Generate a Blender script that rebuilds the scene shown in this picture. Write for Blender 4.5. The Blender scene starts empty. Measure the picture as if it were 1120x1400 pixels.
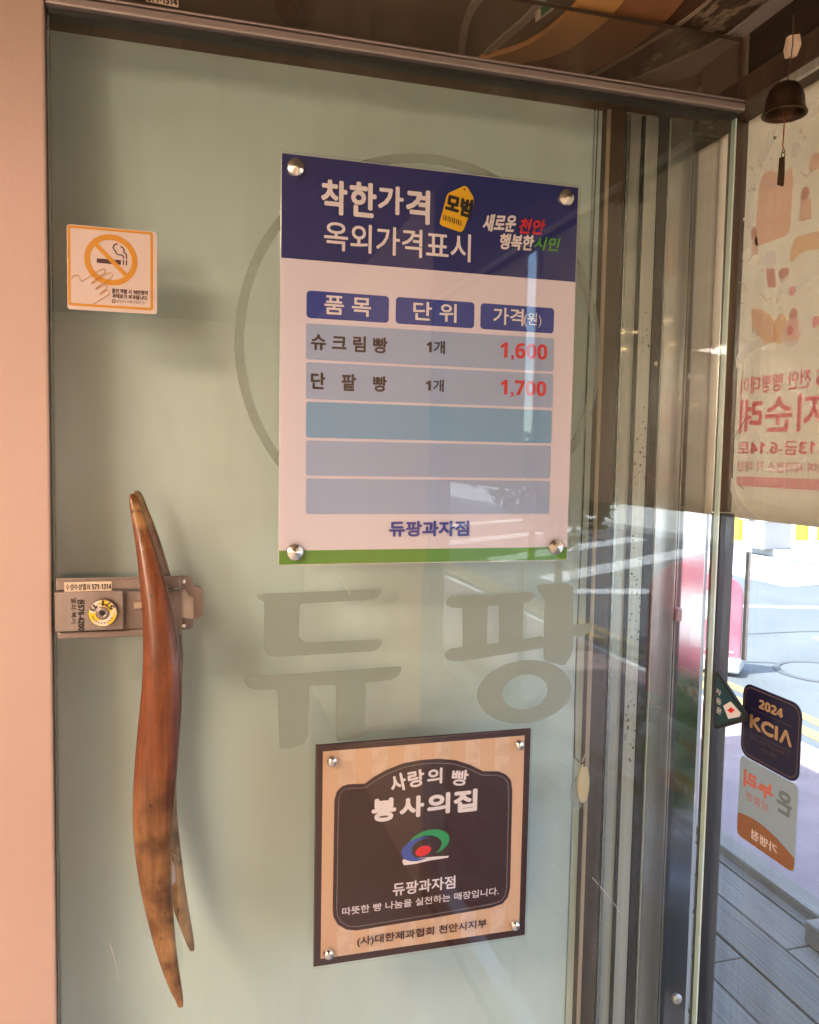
import bpy, bmesh, math, random
from mathutils import Vector, Matrix
random.seed(7)
S = bpy.context.scene
col = S.collection

# ------------------------------------------------------------------ camera
YAW, PITCH, ROLL, FPX = 0.26975, -0.0682, 0.01829, 1101.5      # focal length in pixels of a 1120 x 1400 frame
CAM = Vector((0, -1.06, 1.55))
fwd = Vector((math.sin(YAW)*math.cos(PITCH), math.cos(YAW)*math.cos(PITCH), math.sin(PITCH)))
_r = Vector((math.cos(YAW), -math.sin(YAW), 0)); _u = _r.cross(fwd)
RT = _r*math.cos(ROLL) + _u*math.sin(ROLL); UP = -_r*math.sin(ROLL) + _u*math.cos(ROLL)
cd = bpy.data.cameras.new('camera'); cam = bpy.data.objects.new('camera', cd); col.objects.link(cam)
m = Matrix((RT, UP, -fwd)).transposed().to_4x4(); m.translation = CAM
cam.matrix_world = m
cd.sensor_fit = 'HORIZONTAL'; cd.sensor_width = 36; cd.lens = 36*FPX/1120
cd.clip_start = 0.02; cd.clip_end = 600
S.camera = cam

# ------------------------------------------------------------------ sky, sun, exposure
SUN_EL, SUN_AZ = math.radians(58), math.radians(268)        # azimuth clockwise from +Y: the sun stands behind the shop
w = bpy.data.worlds.new('World'); S.world = w; w.use_nodes = True
nt = w.node_tree; sky = nt.nodes.new('ShaderNodeTexSky'); sky.sky_type = 'NISHITA'; sky.sun_disc = False
sky.sun_elevation = SUN_EL; sky.sun_rotation = SUN_AZ; sky.air_density = 1.0; sky.dust_density = 1.5
bg = nt.nodes['Background']; bg.inputs[1].default_value = 0.15
nt.links.new(sky.outputs[0], bg.inputs[0])
sd = bpy.data.lights.new('sun', 'SUN'); sd.energy = 2.2; sd.angle = math.radians(0.5); sd.color = (1, .95, .88)
so = bpy.data.objects.new('sun', sd); col.objects.link(so)
sv = Vector((math.sin(SUN_AZ)*math.cos(SUN_EL), math.cos(SUN_AZ)*math.cos(SUN_EL), math.sin(SUN_EL)))
so.rotation_euler = sv.to_track_quat('Z', 'Y').to_euler(); so.location = (-5, 0, 12)
LAMP_W = 9.0; LAMP_P = 7.5
S.view_settings.view_transform = 'Standard'; S.view_settings.look = 'None'; S.view_settings.gamma = 1
S.view_settings.use_curve_mapping = False
S.view_settings.exposure = 3.3
S.cycles.max_bounces = 12; S.cycles.transparent_max_bounces = 24; S.cycles.diffuse_bounces = 5
S.cycles.caustics_reflective = False; S.cycles.caustics_refractive = False
S.cycles.use_denoising = True; S.cycles.sample_clamp_indirect = 6

# ------------------------------------------------------------------ helpers
def hit(px, py, ax, val):
    """a point of the photograph (1120 x 1400) on the plane axis=val"""
    d = RT*(px-560) - UP*(py-700) + fwd*FPX
    return CAM + d*((val-CAM[ax])/d[ax])
def hx(px, py, y): return hit(px, py, 1, y).x
def hz(px, py, y): return hit(px, py, 1, y).z

def tag(o, label=None, cat=None, group=None, kind=None):
    if label: o['label'] = label
    if cat: o['category'] = cat
    if group: o['group'] = group
    if kind: o['kind'] = kind
    return o
def empty(name, loc=(0,0,0), label=None, cat=None, group=None, rz=0):
    o = bpy.data.objects.new(name, None); col.objects.link(o); o.location = loc; o.rotation_euler.z = rz
    o.empty_display_size = .05
    return tag(o, label, cat, group)
def link(name, me, mats, parent=None):
    o = bpy.data.objects.new(name, me); col.objects.link(o)
    for mt in (mats if isinstance(mats, (list, tuple)) else [mats]): me.materials.append(mt)
    if parent:
        o.parent = parent
        root = parent
        off = Vector()
        while root: off += root.location; root = root.parent
        o.location = -off                # mesh data is in world coordinates of unrotated things
    return o
def obj(name, bm, mats, parent=None, smooth=False, rel=False):
    me = bpy.data.meshes.new(name)
    bmesh.ops.recalc_face_normals(bm, faces=bm.faces)
    bm.to_mesh(me); bm.free()
    if smooth:
        for p in me.polygons: p.use_smooth = True
    o = link(name, me, mats, parent)
    if rel: o.location = (0,0,0)
    return o
def box(bm, a, b, bev=0, mi=0):
    a = Vector(a); b = Vector(b)
    lo = Vector([min(a[i],b[i]) for i in range(3)]); hi = Vector([max(a[i],b[i]) for i in range(3)])
    vs = [bm.verts.new((x,y,z)) for x in (lo.x,hi.x) for y in (lo.y,hi.y) for z in (lo.z,hi.z)]
    fs = [bm.faces.new([vs[i] for i in q]) for q in ((0,1,3,2),(4,6,7,5),(0,4,5,1),(2,3,7,6),(0,2,6,4),(1,5,7,3))]
    for f in fs: f.material_index = mi
    if bev:
        es = list({e for f in fs for e in f.edges})
        r = bmesh.ops.bevel(bm, geom=es, offset=bev, segments=2, affect='EDGES', profile=.5)
        for f in r['faces']: f.material_index = mi
    return bm
def boxo(name, a, b, mt, parent=None, bev=0):
    return obj(name, box(bmesh.new(), a, b, bev), mt, parent)
def prism(bm, pts, n, mi=0):
    """closed polygon of 3-D points extruded by vector n"""
    n = Vector(n)
    a = [bm.verts.new(Vector(p)) for p in pts]; b = [bm.verts.new(Vector(p)+n) for p in pts]
    fs = [bm.faces.new(a), bm.faces.new(b[::-1])]
    for i in range(len(a)):
        j = (i+1) % len(a); fs.append(bm.faces.new((a[i], a[j], b[j], b[i])))
    for f in fs: f.material_index = mi
    return bm
def tube(bm, pts, r, n=8, cap=True, mi=0, flat=None):
    pts = [Vector(p) for p in pts]; rings = []
    rr = r if isinstance(r, (list, tuple)) else [r]*len(pts)
    for i, p in enumerate(pts):
        t = (pts[min(i+1,len(pts)-1)] - pts[max(i-1,0)]).normalized()
        a = t.cross(Vector((0,1,0)));
        if a.length < .05: a = t.cross(Vector((1,0,0)))
        a.normalize(); b = t.cross(a).normalized()
        ra, rb = rr[i] if isinstance(rr[i], tuple) else (rr[i], rr[i])
        rings.append([bm.verts.new(p + a*ra*math.cos(2*math.pi*k/n) + b*rb*math.sin(2*math.pi*k/n)) for k in range(n)])
    for q in range(len(rings)-1):
        for k in range(n):
            f = bm.faces.new((rings[q][k], rings[q][(k+1)%n], rings[q+1][(k+1)%n], rings[q+1][k])); f.material_index = mi
    if cap:
        bm.faces.new(rings[0][::-1]).material_index = mi; bm.faces.new(rings[-1]).material_index = mi
    return bm
def lathe(bm, prof, n, c, axis='z', mi=0):
    c = Vector(c); rings = []
    for (r, h) in prof:
        ring = []
        for k in range(n):
            t = 2*math.pi*k/n; x, y = max(r,1e-5)*math.cos(t), max(r,1e-5)*math.sin(t)
            ring.append(bm.verts.new(c + (Vector((x,y,h)) if axis == 'z' else Vector((x,h,y)) if axis == 'y' else Vector((h,x,y)))))
        rings.append(ring)
    for i in range(len(rings)-1):
        for k in range(n):
            f = bm.faces.new((rings[i][k], rings[i][(k+1)%n], rings[i+1][(k+1)%n], rings[i+1][k])); f.material_index = mi
    return bm
def rrect(u0, u1, v0, v1, r, n=5):
    pts = []
    for (cx, cy, a0) in ((u1-r, v1-r, 0), (u0+r, v1-r, 90), (u0+r, v0+r, 180), (u1-r, v0+r, 270)):
        for k in range(n+1):
            a = math.radians(a0 + 90*k/n); pts.append((cx+r*math.cos(a), cy+r*math.sin(a)))
    return pts
def plate(bm, uv, f, n, mi=0):           # polygon in (u,v) mapped by f to 3-D
    return prism(bm, [f(u, v) for u, v in uv], n, mi)
def ringuv(bm, c, ro, ri, f, n, seg=72, mi=0):
    n = Vector(n); V = []
    for rad in (ro, ri):
        for off in (Vector(), n):
            V.append([bm.verts.new(f(c[0]+rad[0]*math.cos(2*math.pi*k/seg), c[1]+rad[1]*math.sin(2*math.pi*k/seg))+off) for k in range(seg)])
    o0, o1, i0, i1 = V
    for k in range(seg):
        j = (k+1) % seg
        for q in ((o0[k],o0[j],i0[j],i0[k]), (o1[k],i1[k],i1[j],o1[j]), (o0[k],o1[k],o1[j],o0[j]), (i0[k],i0[j],i1[j],i1[k])):
            bm.faces.new(q).material_index = mi
    return bm

_tc = {}
def text_mesh(body, bold):
    key = (body, bold)
    if key not in _tc:
        c = bpy.data.curves.new('t', 'FONT'); c.body = ''.join(chr(0x1D7EC+ord(k)-48) if k.isdigit() else k for k in body); c.resolution_u = 3
        o = bpy.data.objects.new('t', c); col.objects.link(o)
        dg = bpy.context.evaluated_depsgraph_get()
        me = bpy.data.meshes.new_from_object(o.evaluated_get(dg))
        vs = [v.co.copy() for v in me.vertices]; fs = [list(p.vertices) for p in me.polygons]
        bpy.data.objects.remove(o); bpy.data.curves.remove(c); bpy.data.meshes.remove(me)
        _tc[key] = (vs, fs)
    return _tc[key]
def add_text(bm, body, u0, u1, v0, v1, f, bold=0., mi=0, rot=0, shear=0):
    """lettering fitted to the box u0..u1, v0..v1 of a surface; f maps (u,v) to 3-D"""
    vs, fs = text_mesh(body, 0)
    if not vs: return
    a0 = min(v.x for v in vs); a1 = max(v.x for v in vs); b0 = min(v.y for v in vs); b1 = max(v.y for v in vs)
    cu, cv = (u0+u1)/2, (v0+v1)/2; out = []
    em = (v1-v0)/max(b1-b0, 1e-6); rb = bold*em                    # half the extra stroke width
    nrm = (f(cu+.01, cv)-f(cu, cv)).cross(f(cu, cv+.01)-f(cu, cv)).normalized()
    if nrm.dot(CAM-f(cu, cv)) < 0: nrm = -nrm
    shifts = [(0, 0)] + ([(rb*math.cos(k*math.pi/4), rb*math.sin(k*math.pi/4)) for k in range(8)] if bold > .004 else [])
    su = 1 - 2*rb/max(u1-u0, 1e-6); sv_ = 1 - 2*rb/max(v1-v0, 1e-6)
    for k, (du, dv) in enumerate(shifts):
        out = []
        for v in vs:
            u = ((v.x-a0)/(a1-a0)-.5)*(u1-u0)*su + du; q = ((v.y-b0)/(b1-b0)-.5)*(v1-v0)*sv_ + dv
            u += shear*q
            if rot: u, q = u*math.cos(rot)-q*math.sin(rot), u*math.sin(rot)+q*math.cos(rot)
            out.append(bm.verts.new(f(cu+u, cv+q) + nrm*(k*1.2e-5)))
        for p in fs:
            try: bm.faces.new([out[i] for i in p]).material_index = mi
            except ValueError: pass
def text_px(bm, body, xl, xr, yt, yb, ysurf, bold=0., mi=0, rot=0, shear=0):
    """same, on the vertical plane y=ysurf; the box is read off the photograph at the lettering's middle"""
    xm, ym = (xl+xr)/2, (yt+yb)/2
    add_text(bm, body, hx(xl, ym, ysurf), hx(xr, ym, ysurf), hz(xm, yb, ysurf), hz(xm, yt, ysurf),
             lambda u, v: Vector((u, ysurf, v)), bold, mi, rot, shear)
def flat(name, bm, mats, parent):
    me = bpy.data.meshes.new(name); bm.to_mesh(me); bm.free()
    return link(name, me, mats, parent)
def copy_tree(o, parent=None):
    c = o.copy(); col.objects.link(c)
    if parent: c.parent = parent
    for ch in [q for q in bpy.data.objects if q.parent == o]: copy_tree(ch, c)
    return c

# ------------------------------------------------------------------ materials
def mat(name, c, rough=.6, metal=0, c2=None, scale=8, stretch=(1,1,1), bump=0, bscale=None, detail=6, thr=(.35,.65), coat=0, spec=.5, trans=0, rvar=0, wave=None):
    m = bpy.data.materials.new(name); m.use_nodes = True
    t = m.node_tree; b = t.nodes['Principled BSDF']
    b.inputs['Base Color'].default_value = (*c, 1); b.inputs['Roughness'].default_value = rough
    b.inputs['Metallic'].default_value = metal; b.inputs['Specular IOR Level'].default_value = spec
    b.inputs['Coat Weight'].default_value = coat; b.inputs['Coat Roughness'].default_value = .03
    co = t.nodes.new('ShaderNodeTexCoord'); mp = t.nodes.new('ShaderNodeMapping'); mp.inputs['Scale'].default_value = stretch
    t.links.new(co.outputs['Object'], mp.inputs[0])
    n = t.nodes.new('ShaderNodeTexNoise'); n.inputs['Scale'].default_value = scale; n.inputs['Detail'].default_value = detail
    n.inputs['Roughness'].default_value = .6
    t.links.new(mp.outputs[0], n.inputs['Vector'])
    if c2:
        r = t.nodes.new('ShaderNodeValToRGB'); r.color_ramp.elements[0].position = thr[0]; r.color_ramp.elements[1].position = thr[1]
        r.color_ramp.elements[0].color = (*c, 1); r.color_ramp.elements[1].color = (*c2, 1)
        t.links.new(n.outputs[0], r.inputs[0]); t.links.new(r.outputs[0], b.inputs['Base Color'])
    if rvar:
        mr = t.nodes.new('ShaderNodeMapRange'); mr.inputs[3].default_value = max(0, rough-rvar); mr.inputs[4].default_value = rough+rvar
        t.links.new(n.outputs[0], mr.inputs[0]); t.links.new(mr.outputs[0], b.inputs['Roughness'])
    if bump:
        n2 = t.nodes.new('ShaderNodeTexNoise'); n2.inputs['Scale'].default_value = bscale or scale*4; n2.inputs['Detail'].default_value = 5
        t.links.new(mp.outputs[0], n2.inputs['Vector'])
        bp = t.nodes.new('ShaderNodeBump'); bp.inputs['Strength'].default_value = bump; bp.inputs['Distance'].default_value = .01
        t.links.new(n2.outputs[0], bp.inputs['Height']); t.links.new(bp.outputs[0], b.inputs['Normal'])
    if trans:
        tr = t.nodes.new('ShaderNodeBsdfTranslucent'); mx = t.nodes.new('ShaderNodeMixShader'); mx.inputs[0].default_value = trans
        src = b.inputs['Base Color'].links[0].from_socket if b.inputs['Base Color'].links else None
        if src: t.links.new(src, tr.inputs[0])
        else: tr.inputs[0].default_value = (*c, 1)
        t.links.new(b.outputs[0], mx.inputs[1]); t.links.new(tr.outputs[0], mx.inputs[2])
        t.links.new(mx.outputs[0], t.nodes['Material Output'].inputs[0])
    return m
def glass(name, tint=(.93,.97,.95), r0=.05, body=None, bodyfac=0, rough=0., smear=0.):
    """clear sheet: Schlick reflection over straight transmission, optionally a milky film"""
    m = bpy.data.materials.new(name); m.use_nodes = True; t = m.node_tree
    for n in list(t.nodes):
        if n.type != 'OUTPUT_MATERIAL': t.nodes.remove(n)
    out = t.nodes['Material Output']
    g = t.nodes.new('ShaderNodeNewGeometry'); d = t.nodes.new('ShaderNodeVectorMath'); d.operation = 'DOT_PRODUCT'
    t.links.new(g.outputs['Normal'], d.inputs[0]); t.links.new(g.outputs['Incoming'], d.inputs[1])
    def M(op, a, b=None, cl=False):
        n = t.nodes.new('ShaderNodeMath'); n.operation = op; n.use_clamp = cl
        for i, v in enumerate((a, b)):
            if v is None: continue
            if isinstance(v, (int, float)): n.inputs[i].default_value = v
            else: t.links.new(v, n.inputs[i])
        return n.outputs[0]
    c = M('ABSOLUTE', d.outputs['Value']); k = M('POWER', M('SUBTRACT', 1.0, c, True), 5.0)
    F = M('ADD', M('MULTIPLY', k, 1-r0), r0, True)
    tr = t.nodes.new('ShaderNodeBsdfTransparent'); tr.inputs[0].default_value = (*tint, 1)
    gl = t.nodes.new('ShaderNodeBsdfGlossy'); gl.inputs['Roughness'].default_value = rough
    base = tr.outputs[0]
    if body:
        df = t.nodes.new('ShaderNodeBsdfDiffuse'); df.inputs[0].default_value = (*body, 1)
        mb = t.nodes.new('ShaderNodeMixShader'); mb.inputs[0].default_value = bodyfac
        if smear:
            co = t.nodes.new('ShaderNodeTexCoord'); nz = t.nodes.new('ShaderNodeTexNoise'); nz.inputs['Scale'].default_value = 3.5; nz.inputs['Detail'].default_value = 9
            mp = t.nodes.new('ShaderNodeMapping'); mp.inputs['Scale'].default_value = (3, 1, .6); mp.inputs['Rotation'].default_value = (0, .5, 0)
            t.links.new(co.outputs['Object'], mp.inputs[0]); t.links.new(mp.outputs[0], nz.inputs['Vector'])
            mr = t.nodes.new('ShaderNodeMapRange'); mr.inputs[1].default_value = .5; mr.inputs[2].default_value = .75
            mr.inputs[3].default_value = bodyfac; mr.inputs[4].default_value = bodyfac+smear
            t.links.new(nz.outputs[0], mr.inputs[0]); t.links.new(mr.outputs[0], mb.inputs[0])
        t.links.new(tr.outputs[0], mb.inputs[1]); t.links.new(df.outputs[0], mb.inputs[2]); base = mb.outputs[0]
    mx = t.nodes.new('ShaderNodeMixShader'); t.links.new(F, mx.inputs[0]); t.links.new(base, mx.inputs[1]); t.links.new(gl.outputs[0], mx.inputs[2])
    t.links.new(mx.outputs[0], out.inputs[0])
    return m
def emis(name, c, s):
    m = bpy.data.materials.new(name); m.use_nodes = True; b = m.node_tree.nodes['Principled BSDF']
    b.inputs['Base Color'].default_value = (*c,1); b.inputs['Emission Color'].default_value = (*c,1); b.inputs['Emission Strength'].default_value = s
    return m

M_wall   = mat('green_grey_panel', (.63,.76,.76), .8, c2=(.67,.80,.80), scale=3, stretch=(1,1,.25), bump=.04, bscale=60, thr=(.3,.7))
M_pink   = mat('salmon_paint', (.48,.345,.305), .6, c2=(.52,.38,.335), scale=2.5, detail=9, bump=.05, bscale=220)
M_glass  = glass('door_glass', (.965,.99,.98), .07, (.5,.55,.52), .004, smear=.06)
M_wglass = glass('window_glass', (.93,.97,.97), .03, (.6,.6,.6), .02, smear=.03)
M_trglass= glass('transom_glass', (.90,.86,.80), .05, (.4,.36,.3), .05, smear=.08)
M_film   = glass('frosted_film', (.85,.89,.87), .03, (.33,.39,.36), .50, rough=.3)
M_film2  = glass('thin_film', (.9,.93,.90), .03, (.32,.36,.33), .32, rough=.3)
M_filmed = mat('film_edge', (.12,.13,.10), .5)
M_gedge  = mat('glass_edge', (.62,.80,.76), .12, coat=1, spec=.8)
M_alu    = mat('aluminium', (.50,.45,.44), .34, .85, c2=(.40,.36,.35), scale=5, stretch=(.3,1,30), rvar=.06)
M_alur   = mat('rail_aluminium', (.46,.40,.39), .38, .6, c2=(.38,.33,.32), scale=3, stretch=(.5,1,60))
M_seal   = mat('black_seal', (.02,.022,.02), .6)
M_steel  = mat('brushed_steel', (.58,.60,.59), .22, .85, c2=(.44,.46,.45), scale=14, stretch=(6,6,.02), bump=.006, bscale=50, rvar=.10)
M_steel2 = mat('dull_steel', (.62,.65,.61), .34, .45, c2=(.46,.48,.45), scale=10, stretch=(8,8,.02), bump=.008, bscale=40, rvar=.1)
M_steel3 = mat('polished_steel', (.62,.61,.60), .10, 1., c2=(.5,.5,.5), scale=9, stretch=(6,6,.03), rvar=.03)
M_chrome = mat('chrome', (.80,.79,.77), .14, 1.)
M_dkwood = mat('dark_jamb_wood', (.075,.052,.036), .5, c2=(.12,.085,.06), scale=7, stretch=(6,6,.4), bump=.2)
M_trim   = mat('brown_trim_wood', (.055,.036,.024), .5, c2=(.09,.06,.04), scale=6, stretch=(8,8,.3), bump=.12)
M_trim2  = mat('pale_trim_wood', (.42,.33,.24), .5, c2=(.48,.38,.29), scale=6, stretch=(8,8,.3), bump=.12)
M_black  = mat('black_ink', (.012,.012,.014), .55)
M_dkink  = mat('dark_brown_ink', (.045,.012,.018), .5)
M_white  = mat('white_print', (.82,.78,.82), .55)
M_navy   = mat('navy_print', (.010,.020,.16), .45)
M_blue   = mat('royal_blue_print', (.022,.05,.34), .5)
M_row    = mat('pale_blue_print', (.33,.44,.70), .5, c2=(.35,.46,.72), scale=4)
M_row2   = mat('sky_blue_print', (.20,.40,.68), .5)
M_red    = mat('red_ink', (.62,.02,.035), .5)
M_green  = mat('green_print', (.10,.30,.02), .5)
M_yellow = mat('yellow_print', (.85,.50,.015), .5)
M_boardw = mat('board_white', (.73,.70,.83), .5)
M_acryl  = glass('acrylic', (.985,.985,.985), .045)
M_acedge = mat('acrylic_edge', (.70,.70,.70), .15, coat=1)
M_maroon = mat('maroon_print', (.032,.007,.008), .4)
M_tan    = mat('peach_print', (.68,.46,.30), .5)
M_tan2   = mat('pale_peach_print', (.72,.55,.42), .5, c2=(.66,.48,.35), scale=60, detail=2, thr=(.45,.55))
M_lblue  = mat('logo_blue', (.01,.07,.42), .5)
M_lgreen = mat('logo_green', (.01,.32,.10), .5)
M_lred   = mat('logo_red', (.75,.015,.02), .5)
M_orange = mat('orange_print', (.56,.25,.014), .5)
M_stick  = mat('sticker_paper', (.60,.50,.47), .6)
M_paper  = mat('cream_paper', (.72,.60,.48), .7, c2=(.55,.42,.32), scale=50, thr=(.5,.7))

def wood_handle():
    m = mat('varnished_wood', (.26,.070,.014), .30, coat=.7, c2=(.15,.038,.010), scale=7, stretch=(2,2,.5), bump=.1, bscale=30)
    t = m.node_tree; b = t.nodes['Principled BSDF']; b.inputs['Coat Roughness'].default_value = .12
    co = [n for n in t.nodes if n.type == 'TEX_COORD'][0]
    sx = t.nodes.new('ShaderNodeSeparateXYZ'); t.links.new(co.outputs['Object'], sx.inputs[0])
    # bare, worn wood at the two ends
    r = t.nodes.new('ShaderNodeValToRGB'); r.color_ramp.interpolation = 'EASE'
    mr = t.nodes.new('ShaderNodeMapRange'); mr.inputs[1].default_value = .84; mr.inputs[2].default_value = 1.52
    nz = t.nodes.new('ShaderNodeTexNoise'); nz.inputs['Scale'].default_value = 26; nz.inputs['Detail'].default_value = 8
    t.links.new(co.outputs['Object'], nz.inputs['Vector'])
    ad = t.nodes.new('ShaderNodeMath'); ad.operation = 'MULTIPLY_ADD'; ad.inputs[1].default_value = .22
    t.links.new(nz.outputs[0], ad.inputs[0]); t.links.new(sx.outputs[2], ad.inputs[2])
    sb = t.nodes.new('ShaderNodeMath'); sb.operation = 'SUBTRACT'; sb.inputs[1].default_value = .11
    t.links.new(ad.outputs[0], sb.inputs[0]); t.links.new(sb.outputs[0], mr.inputs[0])
    e = r.color_ramp.elements; e[0].position = .30; e[0].color = (1,1,1,1); e[1].position = .56; e[1].color = (0,0,0,1)
    q = e.new(.88); q.color = (0,0,0,1); q = e.new(.985); q.color = (.9,.9,.9,1)
    t.links.new(mr.outputs[0], r.inputs[0])
    pale = t.nodes.new('ShaderNodeValToRGB'); pe = pale.color_ramp.elements
    pe[0].position = .36; pe[0].color = (.15,.07,.028,1); pe[1].position = .58; pe[1].color = (.46,.27,.12,1)
    t.links.new(nz.outputs[0], pale.inputs[0])
    src = b.inputs['Base Color'].links[0].from_socket
    mx = t.nodes.new('ShaderNodeMix'); mx.data_type = 'RGBA'
    t.links.new(r.outputs[0], mx.inputs[0]); t.links.new(src, mx.inputs[6]); t.links.new(pale.outputs[0], mx.inputs[7])
    # small dark pits and worm holes
    vo = t.nodes.new('ShaderNodeTexNoise'); vo.inputs['Scale'].default_value = 130; vo.inputs['Detail'].default_value = 2
    mp2 = t.nodes.new('ShaderNodeMapping'); mp2.inputs['Scale'].default_value = (1,1,.6); t.links.new(co.outputs['Object'], mp2.inputs[0]); t.links.new(mp2.outputs[0], vo.inputs['Vector'])
    pr = t.nodes.new('ShaderNodeValToRGB'); pr.color_ramp.elements[0].position = .24; pr.color_ramp.elements[0].color = (.12,.08,.06,1)
    pr.color_ramp.elements[1].position = .32; pr.color_ramp.elements[1].color = (1,1,1,1); t.links.new(vo.outputs[0], pr.inputs[0])
    mu = t.nodes.new('ShaderNodeMix'); mu.data_type = 'RGBA'; mu.blend_type = 'MULTIPLY'; mu.inputs[0].default_value = .85
    t.links.new(mx.outputs[2], mu.inputs[6]); t.links.new(pr.outputs[0], mu.inputs[7]); t.links.new(mu.outputs[2], b.inputs['Base Color'])
    st = t.nodes.new('ShaderNodeTexNoise'); st.inputs['Scale'].default_value = 11; st.inputs['Detail'].default_value = 7; st.inputs['Roughness'].default_value = .7
    ms = t.nodes.new('ShaderNodeMapping'); ms.inputs['Scale'].default_value = (1.4,1,.55); ms.inputs['Location'].default_value = (3,1,.4)
    t.links.new(co.outputs['Object'], ms.inputs[0]); t.links.new(ms.outputs[0], st.inputs['Vector'])
    sr = t.nodes.new('ShaderNodeValToRGB'); sr.color_ramp.elements[0].position = .42; sr.color_ramp.elements[0].color = (.62,.52,.45,1)
    sr.color_ramp.elements[1].position = .56; sr.color_ramp.elements[1].color = (1,1,1,1); t.links.new(st.outputs[0], sr.inputs[0])
    m3 = t.nodes.new('ShaderNodeMix'); m3.data_type = 'RGBA'; m3.blend_type = 'MULTIPLY'; m3.inputs[0].default_value = .9
    t.links.new(mu.outputs[2], m3.inputs[6]); t.links.new(sr.outputs[0], m3.inputs[7]); t.links.new(m3.outputs[2], b.inputs['Base Color'])
    gn = t.nodes.new('ShaderNodeTexNoise'); gn.inputs['Scale'].default_value = 60; gn.inputs['Detail'].default_value = 8; gn.inputs['Roughness'].default_value = .75
    mg = t.nodes.new('ShaderNodeMapping'); mg.inputs['Scale'].default_value = (2.2,1.2,.07); mg.inputs['Rotation'].default_value = (0,.04,0)
    t.links.new(co.outputs['Object'], mg.inputs[0]); t.links.new(mg.outputs[0], gn.inputs['Vector'])
    gr = t.nodes.new('ShaderNodeValToRGB'); gr.color_ramp.elements[0].position = .38; gr.color_ramp.elements[0].color = (.52,.45,.40,1)
    gr.color_ramp.elements[1].position = .60; gr.color_ramp.elements[1].color = (1.0,1.0,1.0,1); t.links.new(gn.outputs[0], gr.inputs[0])
    m4 = t.nodes.new('ShaderNodeMix'); m4.data_type = 'RGBA'; m4.blend_type = 'MULTIPLY'; m4.inputs[0].default_value = .75
    t.links.new(m3.outputs[2], m4.inputs[6]); t.links.new(gr.outputs[0], m4.inputs[7]); t.links.new(m4.outputs[2], b.inputs['Base Color'])
    ml = t.nodes.new('ShaderNodeMath'); ml.operation = 'MULTIPLY_ADD'; ml.inputs[1].default_value = -.45; ml.inputs[2].default_value = .5
    t.links.new(r.outputs[0], ml.inputs[0]); t.links.new(ml.outputs[0], b.inputs['Coat Weight'])
    return m
M_handle = wood_handle()

# ================================================================== LARGE STRUCTURE
WX = .82                      # plane of the shop window
GZ = -.15                     # street level
M_asph = mat('asphalt', (.055,.064,.070), .85, c2=(.075,.085,.091), scale=1.2, bump=.25, bscale=300, detail=10)
M_pave = mat('pink_pavement', (.165,.118,.122), .85, c2=(.21,.155,.158), scale=5, bump=.2, bscale=150, detail=10)
M_conc = mat('pale_concrete', (.42,.41,.39), .85, c2=(.50,.49,.46), scale=2, bump=.15, bscale=80)
M_pwhite = mat('road_white_paint', (.5,.5,.49), .7, c2=(.32,.32,.31), scale=6, thr=(.45,.75))
M_pyel = mat('road_yellow_paint', (.27,.18,.055), .7, c2=(.15,.115,.06), scale=6, thr=(.45,.75))
def sheet(name, x0, x1, y0, y1, z, mt, th=.03):
    o = boxo(name, (x0,y0,z-th), (x1,y1,z), mt); tag(o, kind='structure'); return o
sheet('ground', -120, 160, -150, 150, GZ-.02, M_conc, .1)
sheet('road', 3.55, 10.4, -150, 150, GZ, M_asph, .015)
sheet('pavement', 2.19, 3.55, -60, 60, GZ+.03, M_pave, .06)
sheet('far_pavement', 10.5, 16, -150, 150, GZ+.12, M_conc, .2)
k = sheet('kerb', 10.4, 10.5, -150, 150, GZ+.13, mat('kerb_granite', (.25,.25,.25), .8, c2=(.32,.32,.31)), .15)
pr = boxo('gutter_edge', (3.50,-60,GZ-.01), (3.56,60,GZ+.035), M_conc); tag(pr, kind='structure')

# road paint
def paint(pts, mt, z, name, label):
    o = obj(name, prism(bmesh.new(), [(x,y,z-.003) for x,y in pts], (0,0,.003)), mt)
    return tag(o, kind='structure')
paint([(3.74,-60),(3.86,-60),(3.86,60),(3.74,60)], M_pyel, GZ+.004, 'yellow_kerb_line', '')
paint([(3.96,-60),(4.06,-60),(4.06,60),(3.96,60)], M_pyel, GZ+.004, 'yellow_kerb_line', '')
for i, y in enumerate((-19,-16,-13.4,-11.2)):
    paint([(4.9,y+1.6),(9.6,y-1.6),(9.6,y-.9),(4.9,y+2.2)], M_pwhite, GZ+.004, 'crossing_stripe', '')
paint([(4.5,-8.6),(9.9,-7.6),(9.9,-7.2),(4.5,-8.2)], M_pwhite, GZ+.004, 'stop_line', '')
paint([(8.0,8.2),(10.2,8.6),(10.2,14),(8.0,13)], M_pwhite, GZ+.004, 'white_road_patch', '')
for a, b in (((5.9,5.3),(6.9,4.8)), ((6.2,7.0),(7.6,6.6)), ((7.0,4.6),(8.6,4.2))):
    paint([a, (b[0],b[1]), (b[0]+.05,b[1]+.14), (a[0]+.05,a[1]+.14)], M_pwhite, GZ+.004, 'worn_road_mark', '')
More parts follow.
